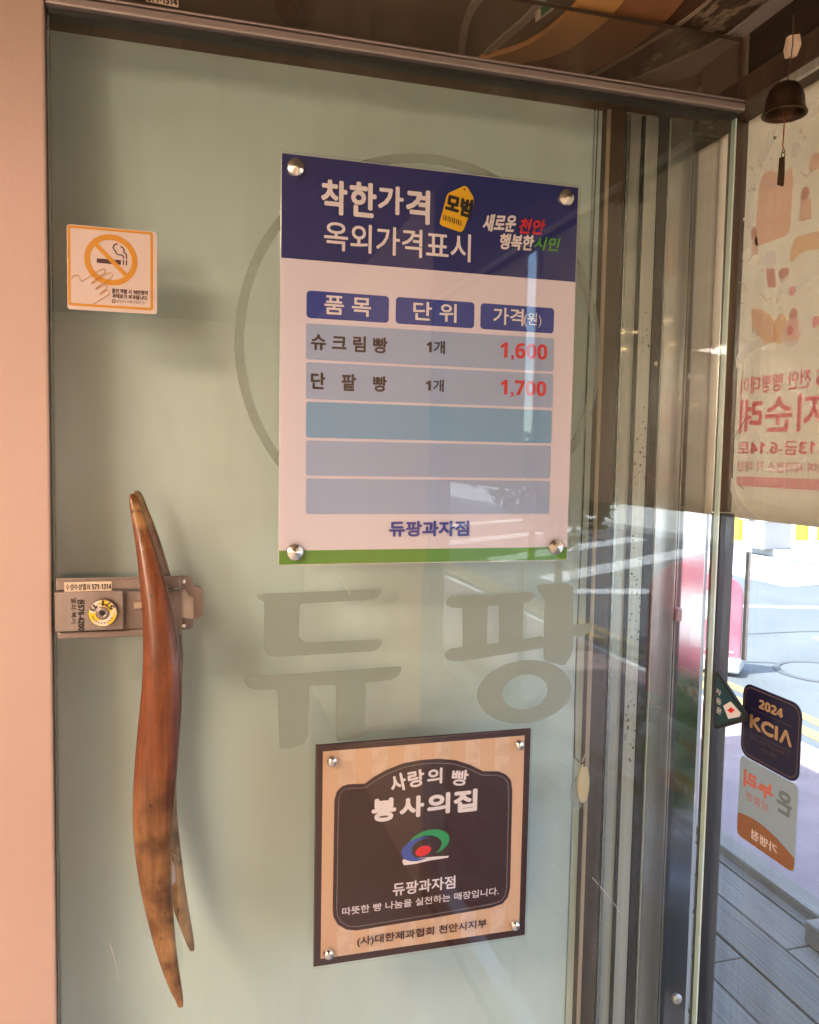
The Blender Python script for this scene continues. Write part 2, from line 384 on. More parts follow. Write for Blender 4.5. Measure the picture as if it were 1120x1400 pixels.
# tar seams in the asphalt
M_tar = mat('tar', (.045,.05,.055), .8)
for y in (4.9, 6.1):
    pts = [(3.6+q*.6, y + .08*math.sin(q*1.7) - q*.12) for q in range(11)]
    bm = bmesh.new()
    prism(bm, [(x, v, GZ+.001) for x, v in pts] + [(x, v+.035, GZ+.001) for x, v in pts[::-1]], (0,0,.003))
    tag(obj('tar_seam', bm, M_tar), kind='structure')
mh = empty('manhole_cover', (5.0, 4.3, GZ), 'round iron manhole cover set in the blue grey road beyond the yellow lines', 'manhole cover')
bm = bmesh.new(); lathe(bm, [(.0,.006),(.30,.006),(.30,-.01)], 36, (5.0,4.3,GZ)); obj('lid', bm, mat('iron', (.07,.08,.085), .8, 0, bump=.3), mh)
bm = bmesh.new(); lathe(bm, [(.31,.0),(.31,.008),(.36,.008),(.36,.0)], 36, (5.0,4.3,GZ)); obj('frame', bm, M_tar, mh)

# deck of single planks
M_plank = [mat('weathered_plank', (.10,.082,.066), .75, c2=(.17,.148,.125), scale=9, stretch=(16,.35,16), bump=.8, bscale=12, thr=(.3,.7)),
           mat('paler_plank', (.13,.108,.088), .75, c2=(.20,.172,.145), scale=9, stretch=(16,.35,16), bump=.8, bscale=12, thr=(.3,.7)),
           mat('darker_plank', (.078,.064,.052), .75, c2=(.145,.125,.105), scale=9, stretch=(16,.35,16), bump=.8, bscale=12, thr=(.3,.7))]
dk = empty('deck', (1.5,0,0)); tag(dk, 'weathered grey timber deck of long planks outside the shop window', 'deck'); dk['kind'] = 'structure'; del dk['category']; del dk['label']
xs = .90; i = 0
while xs < 2.03:
    ys = -5.0 + (i % 2)*1.3
    while ys < 6:
        y1 = min(ys+3.0, 6.3)
        bm = bmesh.new(); dz = random.uniform(-.003, .003)
        box(bm, (xs,ys+.003,-.04+dz), (xs+.150,y1-.003,dz), .003)
        for g in range(6): pass
        obj('plank', bm, M_plank[random.randrange(3)], dk)
        ys = y1
    xs += .158; i += 1
boxo('edge_beam', (2.045,-5,-.12), (2.13,6.3,.035), M_plank[1], dk, .006)
boxo('fascia', (2.14,-5,-.17), (2.17,6.3,.0), M_plank[2], dk)
boxo('deck_base', (.9,-5,-.16), (2.04,6.3,-.05), M_seal, dk)
b = boxo('timber_offcut', (1.93,.1,.004), (2.035,1.02,.075), M_plank[1], None, .006)
tag(b, 'short thick timber block lying along the edge of the grey deck', 'timber')

# the shop room
M_floor = mat('floor_tile', (.36,.35,.33), .45, c2=(.42,.41,.39), scale=4)
M_room = mat('room_plaster', (.62,.56,.48), .7, c2=(.66,.60,.52), scale=2)
M_ceil = mat('taupe_ceiling', (.19,.15,.11), .5, c2=(.24,.19,.145), scale=3)
M_ceil0 = mat('dark_timber_ceiling', (.055,.034,.022), .45, c2=(.095,.06,.038), scale=5, stretch=(.6,7,1), bump=.2)
tag(boxo('floor', (-2.6,-4.6,-.06), (.88,3.0,0), M_floor), kind='structure')
tag(boxo('wall_left', (-2.7,-4.6,0), (-2.6,3.0,2.44), M_room), kind='structure')
tag(boxo('wall_behind', (-2.7,-4.7,0), (.88,-4.6,2.44), M_room), kind='structure')
tag(boxo('ceiling', (-2.7,-4.7,2.44), (1.35,3.0,3.0), M_ceil), kind='structure')
CZ = hz(1013,54,.004)+.016
tag(boxo('lowered_ceiling', (-2.6,-.75,CZ), (.80,1.349,2.439), M_ceil), kind='structure')
tag(boxo('roof_parapet', (-2.7,-4.7,3.0), (.95,3.0,3.25), M_conc), kind='structure')
# wall behind the open glass door
WY = .115
sw = empty('side_wall', (.3,WY,0), 'smooth grey green panelled wall close behind the glass door', 'wall')
boxo('wall_panel', (-1.6,WY,0), (hx(799,600,WY)-.0015,WY+.10,2.095), M_wall, sw)
boxo('wall_panel', (hx(799,600,WY)+.0015,WY,0), (hx(815,600,WY),WY+.10,2.095), M_wall, sw)
boxo('wall_top', (-1.6,WY+.004,2.096), (.8,WY+.096,2.12), M_dkwood, sw)
tag(boxo('recess_wall', (-2.6,1.35,0), (.88,1.43,2.44), mat('umber_plaster', (.20,.16,.115), .6, c2=(.25,.20,.145), scale=2)), kind='structure')

# upright posts seen through the clear right-hand part of the door: (px left, px right) on the photograph's row 600
def post(name, xl, xr, y0, mt, label, cat='post', dy=.05, z1=2.095, parts=None, y1=None):
    o = empty(name, ((hx(xl,600,y0)+hx(xr,600,y0))/2, y0, 0), label, cat)
    boxo('upright', (hx(xl,600,y0),y0,0), (hx(xr,600,y0)-.0008,y0+dy,z1), mt, o, .0012)
    return o
p = post('wooden_trim_post', 815.5, 841, WY-.016, M_trim, 'brown wooden trim post at the right end of the grey green wall')
boxo('pale_edge', (hx(815.5,600,WY-.016)-.001,WY-.020,0), (hx(819,600,WY-.016),WY-.0165,2.09), M_trim2, p)
p = post('steel_door_post', 841.5, 885, WY-.010, M_steel2, 'broad dull steel post with two upright ribs beside the brown trim', dy=.06)
for a, b2, mt in ((842,846,M_steel), (862,865.5,M_seal), (866,883,M_steel2)):
    boxo('rib', (hx(a,600,WY-.012),WY-.016,0), (hx(b2,600,WY-.012),WY-.0105,2.09), mt, p, .0008)
bm = bmesh.new()
for k in range(80):
    x = random.uniform(hx(867,600,WY-.012), hx(882,600,WY-.012)); z = 1.05+ random.random()**1.2*.75; s = random.uniform(.0004,.0014)
    box(bm, (x-s,WY-.0166,z-s*random.uniform(.6,2.5)), (x+s,WY-.0158,z+s))
tag(obj('specks', bm, M_dkwood, p), kind='stuff')
post('rubber_seal_post', 886, 898, WY-.017, mat('brown_rubber', (.014,.011,.009), .6, c2=(.028,.022,.018), scale=20, bump=.3), 'dark brown rubber sealing strip between two steel uprights')
p = post('ribbed_steel_post', 898.5, 932, WY-.014, M_steel, 'ribbed bright steel upright right of the dark sealing strip', dy=.06)
for a, b2 in ((899,900.5),):
    boxo('rib', (hx(a,600,WY-.015),WY-.018,0), (hx(b2,600,WY-.015),WY-.0145,2.09), M_steel2, p, .0008)
p = post('flat_steel_post', 932.8, 972, WY-.012, M_steel3, 'flat polished steel upright with a round screw head near its foot', dy=.06)
bm = bmesh.new(); c = hit(926,1366,1,WY-.013); lathe(bm, [(0,-.004),(.007,-.004),(.009,-.001),(.009,.0)], 16, c, 'y'); obj('screw', bm, M_steel2, p, True)
c = hit(927,840,1,WY-.014); bm = bmesh.new(); box(bm, c-Vector((.005,.006,.011)), c+Vector((.005,.0015,.011)), .002); obj('latch', bm, M_alu, p)

# corner jamb between door and window
p = empty('corner_jamb', (.82,.03,0), 'dark and bright steel corner post where the glass door meets the window', 'post')
boxo('dark_face', (.806,.025,0), (.834,.047,1.47), mat('dark_grey_steel', (.07,.07,.075), .3, .3, c2=(.045,.045,.05), scale=9, stretch=(6,6,.2)), p, .002)  # dark grey is the steel's own colour here
boxo('polished_rib', (.812,.0485,0), (.818,.056,2.0735), M_chrome, p, .001)
boxo('black_gasket', (.8045,.041,0), (.8055,.046,1.47), M_seal, p)
boxo('brown_strip', (.8045,.036,0), (.8055,.038,1.47), M_trim, p)
boxo('dark_face', (.806,.034,1.472), (.834,.047,2.0735), M_dkwood, p, .002)

# shop window wall
win = empty('shop_window', (WX,-.8,0), 'tall clear shop window with a banner hanging outside its upper half', 'window')
boxo('glass_pane', (WX-.004,-.80,.14), (WX+.004,.024,2.10), M_wglass, win)
boxo('glass_pane', (WX-.004,-1.60,.14), (WX+.004,-.815,2.10), M_wglass, win)
boxo('mullion', (WX-.006,-.8135,.14), (WX+.008,-.8015,2.10), M_alu, win, .001)
boxo('bottom_frame', (WX-.03,-1.63,.06), (WX+.03,.012,.139), M_alu, win, .003)
boxo('grey_bead', (WX+.005,-.022,hit(1017,905,0,WX).z), (WX+.010,-.014,1.415), M_alu, win, .001)
boxo('white_edge_strip', (WX-.010,-.522,1.17), (WX-.0045,-.512,1.462), M_white, win)
bm = bmesh.new(); prism(bm, [(WX-.03,.055,2.060),(WX+.02,.055,2.060),(WX+.02,-1.63,2.20),(WX-.03,-1.63,2.20)][::-1], (0,0,.0)) if False else None
bm.free()
bm = bmesh.new(); box(bm, (WX-.035,-1.62,2.074), (WX+.03,.11,2.115), .003); obj('wooden_head_rail', bm, M_trim, win)
boxo('steel_lip', (WX-.0365,-1.62,2.062), (WX-.03,-.09,2.0735), M_steel2, win)
tag(boxo('window_wall', (WX-.02,-4.6,0), (WX+.06,-1.631,2.44), M_room), kind='structure')
tag(boxo('sill_wall', (WX-.02,-1.63,0), (WX+.06,.0,.059), M_trim), kind='structure')
bm = bmesh.new(); box(bm, (WX-.019,-1.63,2.116), (WX+.06,.0,2.438)); tag(boxo('ceiling_edge', (WX-.019,.0005,2.116), (WX+.06,.114,2.438), M_ceil), kind='structure')
o = obj('dark_lintel', bm, mat('black_brown_timber', (.022,.015,.011), .5, c2=(.04,.026,.018), scale=4, stretch=(1,.4,8), bump=.2)); tag(o, kind='structure')
tag(boxo('outer_wall', (WX+.02,.115,0), (WX+.032,3.0,2.44), M_conc), kind='structure')

# ================================================================== CEILING WOODWORK (plane z)
def zp(px, py, z): return hit(px, py, 2, z)
def band(name, inner, outer, z, th, mt, parent):
    """a curved board fixed under the ceiling; its two edges are traced"""
    bm = bmesh.new()
    def smooth(pts, n=16):
        res = []
        for i in range(n+1):
            t = i/n*(len(pts)-1); a = min(int(t), len(pts)-2); f = t-a
            p0 = Vector(pts[max(a-1,0)]); p1 = Vector(pts[a]); p2 = Vector(pts[a+1]); p3 = Vector(pts[min(a+2,len(pts)-1)])
            res.append(.5*((2*p1)+(p2-p0)*f+(2*p0-5*p1+4*p2-p3)*f*f+(3*p1-p0-3*p2+p3)*f**3))
        return res
    a = [zp(p.x, p.y, z) for p in smooth(inner)]; b = [zp(p.x, p.y, z) for p in smooth(outer)]
    va = [bm.verts.new(v) for v in a]; vb = [bm.verts.new(v) for v in b]
    ua = [bm.verts.new(v+Vector((0,0,th))) for v in a]; ub = [bm.verts.new(v+Vector((0,0,th))) for v in b]
    for i in range(len(a)-1):
        for q in ((va[i],va[i+1],vb[i+1],vb[i]), (ua[i],ub[i],ub[i+1],ua[i+1]), (va[i],ua[i],ua[i+1],va[i+1]), (vb[i],vb[i+1],ub[i+1],ub[i])):
            bm.faces.new(q)
    bm.faces.new((va[0],vb[0],ub[0],ua[0])); bm.faces.new((va[-1],ua[-1],ub[-1],vb[-1]))
    return obj(name, bm, mt, parent)
M_org = mat('orange_veneer', (.74,.38,.13), .4, c2=(.78,.43,.16), scale=3, stretch=(2,.6,1), coat=.2)
M_rbn = mat('red_brown_veneer', (.36,.16,.075), .35, c2=(.42,.19,.09), scale=3, stretch=(2,.6,1), coat=.3)
M_dbn = mat('dark_brown_veneer', (.10,.048,.025), .35, c2=(.14,.07,.036), scale=3, stretch=(2,.6,1), coat=.3)
M_grb = mat('grey_brown_board', (.46,.41,.37), .4, c2=(.52,.47,.42), scale=3, stretch=(2,.6,1))
M_peel= mat('peeling_board', (.10,.07,.045), .5, c2=(.38,.30,.20), scale=45, stretch=(1,.5,1), thr=(.50,.58), bump=.6)
cv = empty('ceiling_cove', (.5,.6,CZ), 'stepped curved wooden cove of orange and brown boards on the ceiling', 'cove')
BZ = CZ
band('orange_board', [(655,82),(720,62),(775,22),(800,-10)], [(706,88),(770,72),(830,28),(862,-12)], BZ-.010, .008, M_org, cv)
band('brown_board', [(704,90),(768,74),(828,30),(860,-12)], [(775,108),(840,84),(905,34),(945,-12)], BZ-.0085, .007, M_rbn, cv)
band('dark_board', [(770,109),(836,86),(900,35),(940,-14)], [(806,116),(866,94),(934,42),(979,-14)], BZ-.007, .006, M_dbn, cv)
band('peeling_board', [(802,110),(864,74),(930,31),(996,-16)], [(856,112),(925,80),(990,46),(1070,-16)], BZ-.0055, .005, M_peel, cv)
band('thin_batten', [(808,103),(870,67),(934,27),(985,-14)], [(811,106),(873,70),(938,30),(990,-14)], BZ-.008, .004, M_trim2, cv)
band('grey_board', [(855,112),(925,84),(990,52),(1066,-10)], [(887,118),(954,101),(1014,67),(1097,-10)], BZ-.0065, .005, M_grb, cv)
band('tan_board', [(884,117),(950,99),(1011,65),(1092,-10)], [(925,124),(985,113),(1045,56),(1140,-14)], BZ-.0045, .004, mat('tan_veneer', (.34,.21,.12), .35, c2=(.40,.26,.16), scale=3, coat=.3), cv)
band('pale_hoop', [(626,80),(631,40),(642,10),(664,-14)], [(634,82),(640,42),(652,12),(676,-14)], BZ-.006, .005, M_grb, cv)
band('pale_hoop', [(662,74),(690,48),(722,20),(745,-14)], [(667,78),(698,52),(732,22),(757,-14)], BZ-.006, .005, M_grb, cv)
band('dark_knot', [(377,-12),(376,8),(384,26),(392,34)], [(406,-12),(404,8),(408,24),(404,36)], BZ-.005, .004, M_dbn, cv)
band('dark_knot', [(409,-12),(407,8),(411,24),(408,36)], [(433,-12),(432,10),(428,26),(416,37)], BZ-.005, .004, M_dbn, cv)
sgn = empty('exit_sign', (.4,.035,2.15), 'small white and green sign mounted high behind the transom', 'sign')
prism_pts = [hit(x, y, 1, .035) for x, y in ((736,-5),(802,3),(802,10),(762,8),(736,26))]
bm = bmesh.new(); prism(bm, prism_pts, (0,.01,0)); obj('sign_panel', bm, M_white, sgn)
bm = bmesh.new(); prism(bm, [hit(x, y, 1, .0335) for x, y in ((740,-3),(762,0),(760,6),(740,22))], (0,.001,0)); obj('green_field', bm, mat('exit_green', (.01,.25,.12), .5), sgn)

# ================================================================== GLASS DOOR
DX0, DX1 = -.156, .783
RZ0, RZ1 = hz(560,72,-.012)-.0, 0
rail_b, rail_t = hz(1008,152,-.012), hz(1008,137,-.012)
door = empty('glass_door', (DX0,0,0), 'clear frameless glass door standing open against the grey green wall', 'door')
pane = boxo('glass_pane', (DX0,0,.03), (DX1,.010,rail_b-.004), M_glass, door)
boxo('polished_edge', (DX1+.0003,.0,.03), (DX1+.0028,.010,rail_b-.004), M_gedge, door)
boxo('polished_edge', (DX0-.0018,.0005,.03), (DX0-.0003,.0095,rail_b-.004), M_filmed, door)
bm = bmesh.new(); box(bm, (DX0-.002,-.014,rail_b+.002), (DX1+.006,.0125,rail_t-.003), .002)
obj('top_rail', bm, M_alur, door)
boxo('rail_lip', (DX0-.002,-.017,rail_t-.0025), (DX1+.010,.0125,rail_t+.0005), M_alu, door, .0008)
boxo('rail_gasket', (DX0,-.004,rail_b-.0045), (DX1,.0115,rail_b+.0015), M_seal, door)
bm = bmesh.new(); text_px(bm, 'HANKUK', 957, 973, 164, 170, -.0006, .02); text_px(bm, 'KS L 2002', 955, 976, 172, 175.5, -.0006, 0)
text_px(bm, 'SAFETY GLASS', 944, 988, 184, 187, -.0006, 0); text_px(bm, 'TEMPERED 10MM', 946, 988, 190, 193.5, -.0006, 0)
flat('safety_mark', bm, M_filmed, door)

# frosted lettering, traced on the pane
FS = 2.074
def fpx(p): return (300+p[0]/FS, 770+p[1]/FS)
def dpoly(bm, pts, y, th):
    w3 = [hit(*fpx(p), 1, y) for p in pts]
    prism(bm, w3, (0,th,0))
def roundpoly(pts, r=7, n=3):
    out = []
    N = len(pts)
    for i in range(N):
        p = Vector(pts[i]); a = Vector(pts[i-1]); b = Vector(pts[(i+1)%N])
        da = (a-p); db = (b-p); ra = min(r, da.length*.4, db.length*.4)
        if ra < .5: out.append(tuple(p)); continue
        s = p+da.normalized()*ra; e = p+db.normalized()*ra
        for k in range(n+1):
            t = k/n; q = s*(1-t)**2 + p*2*t*(1-t) + e*t*t; out.append(tuple(q))
    return out
digeut = [(103,88),(460,73),(458,90),(440,103),(228,115),(225,205),(240,226),(462,215),(458,236),(438,249),(160,266),(138,262),(127,245),(127,108),(110,102)]
yu = [(68,324),(517,292),(513,315),(490,331),(415,337),(413,470),(402,494),(330,505),(331,343),(255,348),(252,492),(240,512),(205,526),(170,526),(165,358),(95,359),(75,348)]
pA = [(643,106),(655,94),(890,83),(897,93),(880,108),(862,113),(793,118),(760,122),(690,127),(655,126),(643,118)]
pB = [(690,127.2),(760,122.2),(758,230),(690,238)]
pC = [(793,118.4),(862,113.2),(858,217),(793,226)]
pD = [(650,243),(690,238.2),(758,230.2),(793,226.2),(858,217.2),(919,206),(919,240),(760,266),(690,278),(650,277),(636,262)]
pE = [(900,62),(990,58),(1003,66),(1003,176),(1040,171),(1061,171),(1052,193),(1030,206),(1003,208),(1003,245),(994,268),(978,291),(950,283),(919.5,276),(922,105),(905,80)]
for nm, polys in (('frosted_letter', [digeut, yu]), ('frosted_letter', [pA,pB,pC,pD,pE])):
    bm = bmesh.new()
    for P in polys:
        dpoly(bm, roundpoly(P, 9) if P in (digeut, yu, pA, pE, pD) else P, -.0002, -.0006)
    if polys[0] is pA:
        c0 = hit(*fpx((867,365)),1,-.0002); rx = abs(hit(*fpx((1000,365)),1,0).x-hit(*fpx((734,365)),1,0).x)/2; rz = abs(hit(*fpx((867,276)),1,0).z-hit(*fpx((867,454)),1,0).z)/2
        ringuv(bm, (c0.x, c0.z), (rx, rz), (rx*.48, rz*.56), lambda u, v: Vector((u,-.0002,v)), (0,-.0006,0), 56)
    obj(nm, bm, M_film, door)
xl, xr = hx(325,480,0), hx(818,480,0); zc = hz(571,478,0)
bm = bmesh.new(); R = (xr-xl)/2
ringuv(bm, ((xl+xr)/2, zc), (R+.004,R+.004), (R-.008,R-.008), lambda u, v: Vector((u,-.0001,v)), (0,-.0003,0), 120)
obj('frosted_ring', bm, M_film2, door)
# faint scratches
bm = bmesh.new()
for (x0,y0,x1,y1) in ((462,786,470,797),(786,295,812,284),(810,1200,850,1250),(150,1290,162,1340),(470,800,478,812)):
    tube(bm, [hit(x0,y0,1,-.0008), hit((x0+x1)/2+2,(y0+y1)/2,1,-.0008), hit(x1,y1,1,-.0008)], .00035, 4)
tag(obj('scratches', bm, M_white, door), kind='stuff')

# wooden pull handles
prof = [(676,177,182),(679,174.5,187),(688,175,191),(700,176.8,195),(740,184,211),(790,189.6,226),(840,194.6,239),(890,195.5,248),(930,194,251),(960,191,250.5),(1000,187,247.5),(1050,182.7,243.5),(1100,180.5,239.5),(1150,182.7,236),(1200,189,235),(1250,200,238),(1300,211.5,241),(1350,227,247.5),(1366,233,249.5),(1380,239,250.5),(1388,242,251),(1391,244,250)]
def handle(side):
    bm = bmesh.new(); rings = []
    # resample smoothly
    P = []
    for i in range(len(prof)-1):
        for k in range(3):
            t = k/3; P.append([prof[i][j]*(1-t)+prof[i+1][j]*t for j in range(3)])
    P.append(list(prof[-1]))
    for it in range(3):
        P = [P[0]] + [[(P[i-1][j]+2*P[i][j]+P[i+1][j])/4 for j in range(3)] for i in range(1,len(P)-1)] + [P[-1]]
    n = 24
    z0 = hz(180,676,-.06); z1 = hz(245,1378,-.06)
    for (y, a, b) in P:
        A = hit(a, y, 1, -.06); B = hit(b, y, 1, -.06); c = (A+B)/2; w2 = (B.x-A.x)/2
        t = (c.z-z0)/(z1-z0)
        yy = .040 + .030*math.sin(math.pi*min(1,max(0,t)))**.7       # bowed away from the glass in the middle
        dep = min(w2*.72, .016)
        ring = []
        for k in range(n):
            th = 2*math.pi*k/n; cx, sy = math.cos(th), math.sin(th)
            e = .75
            ring.append(bm.verts.new((c.x+(.014*max(0,2.2*t-1.2) if side > 0 else 0)+w2*math.copysign(abs(cx)**e,cx)*.97, side*(yy+dep*math.copysign(abs(sy)**e,sy)), c.z if side < 0 else z0+(c.z-z0)*.965)))
        rings.append(ring)
    for q in range(len(rings)-1):
        for k in range(n): bm.faces.new((rings[q][k], rings[q][(k+1)%n], rings[q+1][(k+1)%n], rings[q+1][k]))
    bm.faces.new(rings[0]); bm.faces.new(rings[-1][::-1])
    h = obj('pull_handle', bm, M_handle, door, True)
    for (px, py) in ((212,800),(212,1190)):
        c = hit(px, py, 1, -.06); s2 = bmesh.new(); lathe(s2, [(.0055,0),(.0055,side*.045)], 14, (c.x, 0 if side < 0 else .0105, c.z), 'y')
        obj('standoff_bolt', s2, M_steel2, h, True).location = (0,0,0) if False else h.children[0].location if h.children else Vector()
    return h
def fix_child(o):                 # sub-parts share the world coordinates of their thing
    pass
h1 = handle(-1); h2 = handle(1)
for h in (h1, h2):
    for c in h.children: c.location = (0,0,0)
tag(h1, 'long curved varnished wood handle worn pale at its lower end'); tag(h2, 'matching curved handle behind the glass')
bm = bmesh.new(); pts = [hit(x, y, 1, -.035) for x, y in ((236,1168),(246,1176),(241,1188),(238,1180))]; prism(bm, pts, (0,.004,0)); obj('tape_end', bm, M_trim2, door)
bm = bmesh.new(); pts = [hit(x, y, 1, -.03) for x, y in ((234,1175),(239,1186),(240,1205),(235,1212))]; prism(bm, pts, (0,.003,0)); obj('tape_strip', bm, M_white, door)

# lock with its case
LS = 5.234
def lp(p, y): return hit(76+p[0]/LS, 780+p[1]/LS, 1, y)
def lbox(name, u0, v0, u1, v1, y0, y1, mt, parent, bev=.001):
    a = lp((u0,(v0+v1)/2), y0); b = lp((u1,(v0+v1)/2), y0); t = lp(((u0+u1)/2,v0), y0); d = lp(((u0+u1)/2,v1), y0)
    return boxo(name, (a.x,y0,d.z), (b.x,y1,t.z), mt, parent, bev)
M_lock = mat('lock_metal', (.32,.26,.24), .42, .55, c2=(.24,.19,.17), scale=30, rvar=.08)
M_lock2 = mat('lock_block_metal', (.35,.30,.28), .4, .5, c2=(.27,.22,.205), scale=14, stretch=(2,1,1))
lk = lbox('lock_case', 8, 150, 905, 455, -.010, -.0005, M_lock, door)
tag(lk, 'grey metal sliding lock with key cylinder and number stickers')
def sub(o):
    o.location = (0,0,0); return o
# keeper plate (shaped)
bm = bmesh.new(); kp = [(900,40),(965,44),(982,75),(990,110),(1040,122),(1055,150),(1055,315),(1035,338),(988,350),(985,400),(962,420),(905,424)]
prism(bm, [lp(p, -.006) for p in kp], (0,.0055,0)); sub(obj('keeper_plate', bm, M_lock, lk))
sub(lbox('upper_rail', 0, 50, 900, 138, -.016, -.0102, M_lock, lk, .002))
sub(lbox('upper_lip', 0, 48, 905, 62, -.018, -.0162, M_lock2, lk, .0008))
sub(lbox('lower_rail', 15, 428, 900, 478, -.015, -.0102, M_lock, lk, .002))
sub(lbox('lock_block', -6, 152, 487, 432, -.022, -.0165, M_lock2, lk, .0015))
sub(lbox('lock_block_core', 0, 160, 480, 425, -.0164, -.0102, M_lock, lk, .0003))
sub(lbox('bolt_bar', 560, 225, 640, 275, -.014, -.0102, M_trim2, lk, .001))
sub(lbox('screw_tab', 903, 62, 930, 95, -.011, -.0062, M_chrome, lk, .001)); sub(lbox('screw_tab', 903, 380, 932, 412, -.011, -.0062, M_chrome, lk, .001))
bm = bmesh.new(); prism(bm, [lp(p,-.0075) for p in ((868,145),(925,135),(950,175),(985,195),(988,345),(868,335))], (0,.001,0)); sub(obj('masking_tape', bm, M_paper, lk))
c = lp((343,295), -.022)
rr = abs(lp((450,295),-.022).x - lp((237,295),-.022).x)/2
M_ylab = mat('worn_yellow_label', (.80,.70,.62), .5, c2=(.80,.55,.02), scale=55, thr=(.5,.56), detail=3)
bm = bmesh.new(); lathe(bm, [(rr,0),(rr*1.0,-.007),(rr*.94,-.009),(rr*.5,-.009)], 36, c, 'y'); cy = sub(obj('key_cylinder', bm, M_lock, lk, True))
bm = bmesh.new(); ringuv(bm, (c.x, c.z), (rr*.93,rr*.93), (rr*.47,rr*.47), lambda u, v: Vector((u,c.y-.0092,v)), (0,-.0005,0), 40); sub(obj('ring_label', bm, M_ylab, lk))
bm = bmesh.new(); lathe(bm, [(rr*.46,-.009),(rr*.42,-.0105),(rr*.17,-.0105),(rr*.16,-.006),(0,-.006)], 28, c, 'y'); sub(obj('key_core', bm, M_lock2, lk, True))
bm = bmesh.new(); lathe(bm, [(rr*.16,-.0108),(0,-.0108)], 20, c, 'y'); sub(obj('keyhole', bm, M_black, lk))
bm = bmesh.new()
for i, ch in enumerate('571-13'):             # numbers run round the ring, heads towards the middle
    a = math.radians(35 + i*24); q = rr*.72
    fu = lambda u, v: Vector((u, c.y-.0101, v))
    s = rr*.14
    if ch == '-': box(bm, (c.x+q*math.cos(a)-s, c.y-.0101, c.z+q*math.sin(a)-.0003), (c.x+q*math.cos(a)+s, c.y-.0099, c.z+q*math.sin(a)+.0003)); continue
    add_text(bm, ch, c.x+q*math.cos(a)-s, c.x+q*math.cos(a)+s, c.z+q*math.sin(a)-s*1.35, c.z+q*math.sin(a)+s*1.35, fu, .02, 0, a+math.pi/2)
for i in range(9):
    a = math.radians(200 + i*16); q = rr*.7; s = rr*.05
    box(bm, (c.x+q*math.cos(a)-s, c.y-.0101, c.z+q*math.sin(a)-s), (c.x+q*math.cos(a)+s, c.y-.0099, c.z+q*math.sin(a)+s*.6))
sub(flat('ring_numbers', bm, M_black, lk))
bm = bmesh.new()
def ltext(bm, body, u0, u1, v0, v1, y, bold, rot):      # box given after rotation
    a = lp((u0,(v0+v1)/2), y); b = lp((u1,(v0+v1)/2), y); t = lp(((u0+u1)/2,v0), y); d = lp(((u0+u1)/2,v1), y)
    cx, cz = (a.x+b.x)/2, (t.z+d.z)/2; w_, h_ = b.x-a.x, t.z-d.z
    if abs(rot) > 1 and abs(rot) < 2: w_, h_ = h_, w_
    add_text(bm, body, cx-w_/2, cx+w_/2, cz-h_/2, cz+h_/2, lambda u, v: Vector((u,y,v)), bold, 0, rot)
ltext(bm, '원576-4200', 158, 212, 205, 432, -.0225, .03, -math.pi/2)
ltext(bm, '열쇠·복사', 110, 150, 195, 385, -.0225, .01, -math.pi/2)
sub(flat('block_number', bm, M_black, lk))
lbl = lbox('number_strip', 62, 82, 402, 152, -.0172, -.0162, M_paper, lk, 0); sub(lbl)
bm = bmesh.new(); ltext(bm, '수성수성열쇠 571-1314', 72, 398, 92, 140, -.0176, .012, 0); sub(flat('strip_number', bm, M_black, lk))

# transom glass over the door
tz0 = rail_t+.004; ztop = hz(1013,54,.004)
tr = empty('transom_window', (.3,0,tz0), 'brown tinted transom glass above the door rail reflecting curved boards', 'window')
boxo('glass_pane', (-.16,.002,tz0), (hx(1013,100,.002),.010,ztop), M_trglass, tr)
boxo('pane_edge', (hx(1013,100,.002)+.0003,.002,tz0), (hx(1013,100,.002)+.0018,.010,ztop), M_gedge if False else M_dkwood, tr)
boxo('pane_top_edge', (-.16,.002,ztop+.0003), (hx(1013,100,.002),.010,ztop+.0015), M_trim, tr)
st = bmesh.new(); prism(st, [hit(x,y,1,.0015) for x, y in ((200,-14),(244,-14),(244,10.5),(200,2))], (0,-.0008,0))
so_ = obj('number_sticker', st, M_paper, tr)
bm = bmesh.new(); text_px(bm, '571-1314', 202, 242.5, -6, 4.5, .0003, .02); flat('sticker_number', bm, M_black, tr)
0 and tag(boxo('left_ceiling_beam', (-1.6,-.004,2.12), (DX0-.004,.015,CZ-.001), M_dbn), kind='structure')

# salmon wall end at the left of the door
pw = boxo('salmon_wall', (-1.6,-.006,0), (DX0-.004,.012,CZ-.0005), M_pink, None, .003)
tag(pw, 'smooth salmon pink wall end along the left edge of the glass door', 'wall')

# ================================================================== PRICE BOARD
BY = -.014          # back of the board; it stands a little off the glass
pb = empty('price_board', (hx(585,490,BY), BY, hz(585,490,BY)), 'upright blue topped price board listing two breads at 1,600 and 1,700', 'sign')
def X(px, py=500): return hx(px, py, BY)
bx0, bx1 = hx(382.5,490,BY), hx(783.5,510,BY); bz1, bz0 = hz(590,232,BY), hz(578,769.5,BY)
f1 = lambda u, v: Vector((u, BY, v))
boxo('backing_panel', (bx0,BY,bz0), (bx1,BY+.003,bz1), M_acedge, pb, .0004)
y1_ = BY-.0004
zb = hz(383,352,BY); zg = hz(381,753,BY)
boxo('white_field', (bx0+.001,y1_,zg+.0002), (bx1-.001,BY-.0001,zb-.0002), M_boardw, pb)
boxo('blue_band', (bx0+.001,y1_,zb), (bx1-.001,BY-.0001,bz1-.001), M_navy, pb)
boxo('green_band', (bx0+.001,y1_,bz0+.001), (bx1-.001,BY-.0001,zg), M_green, pb)
Y2 = BY-.0009; Y3 = BY-.0014
hzt, hzb = hz(419,397,BY), hz(419,434.5,BY)
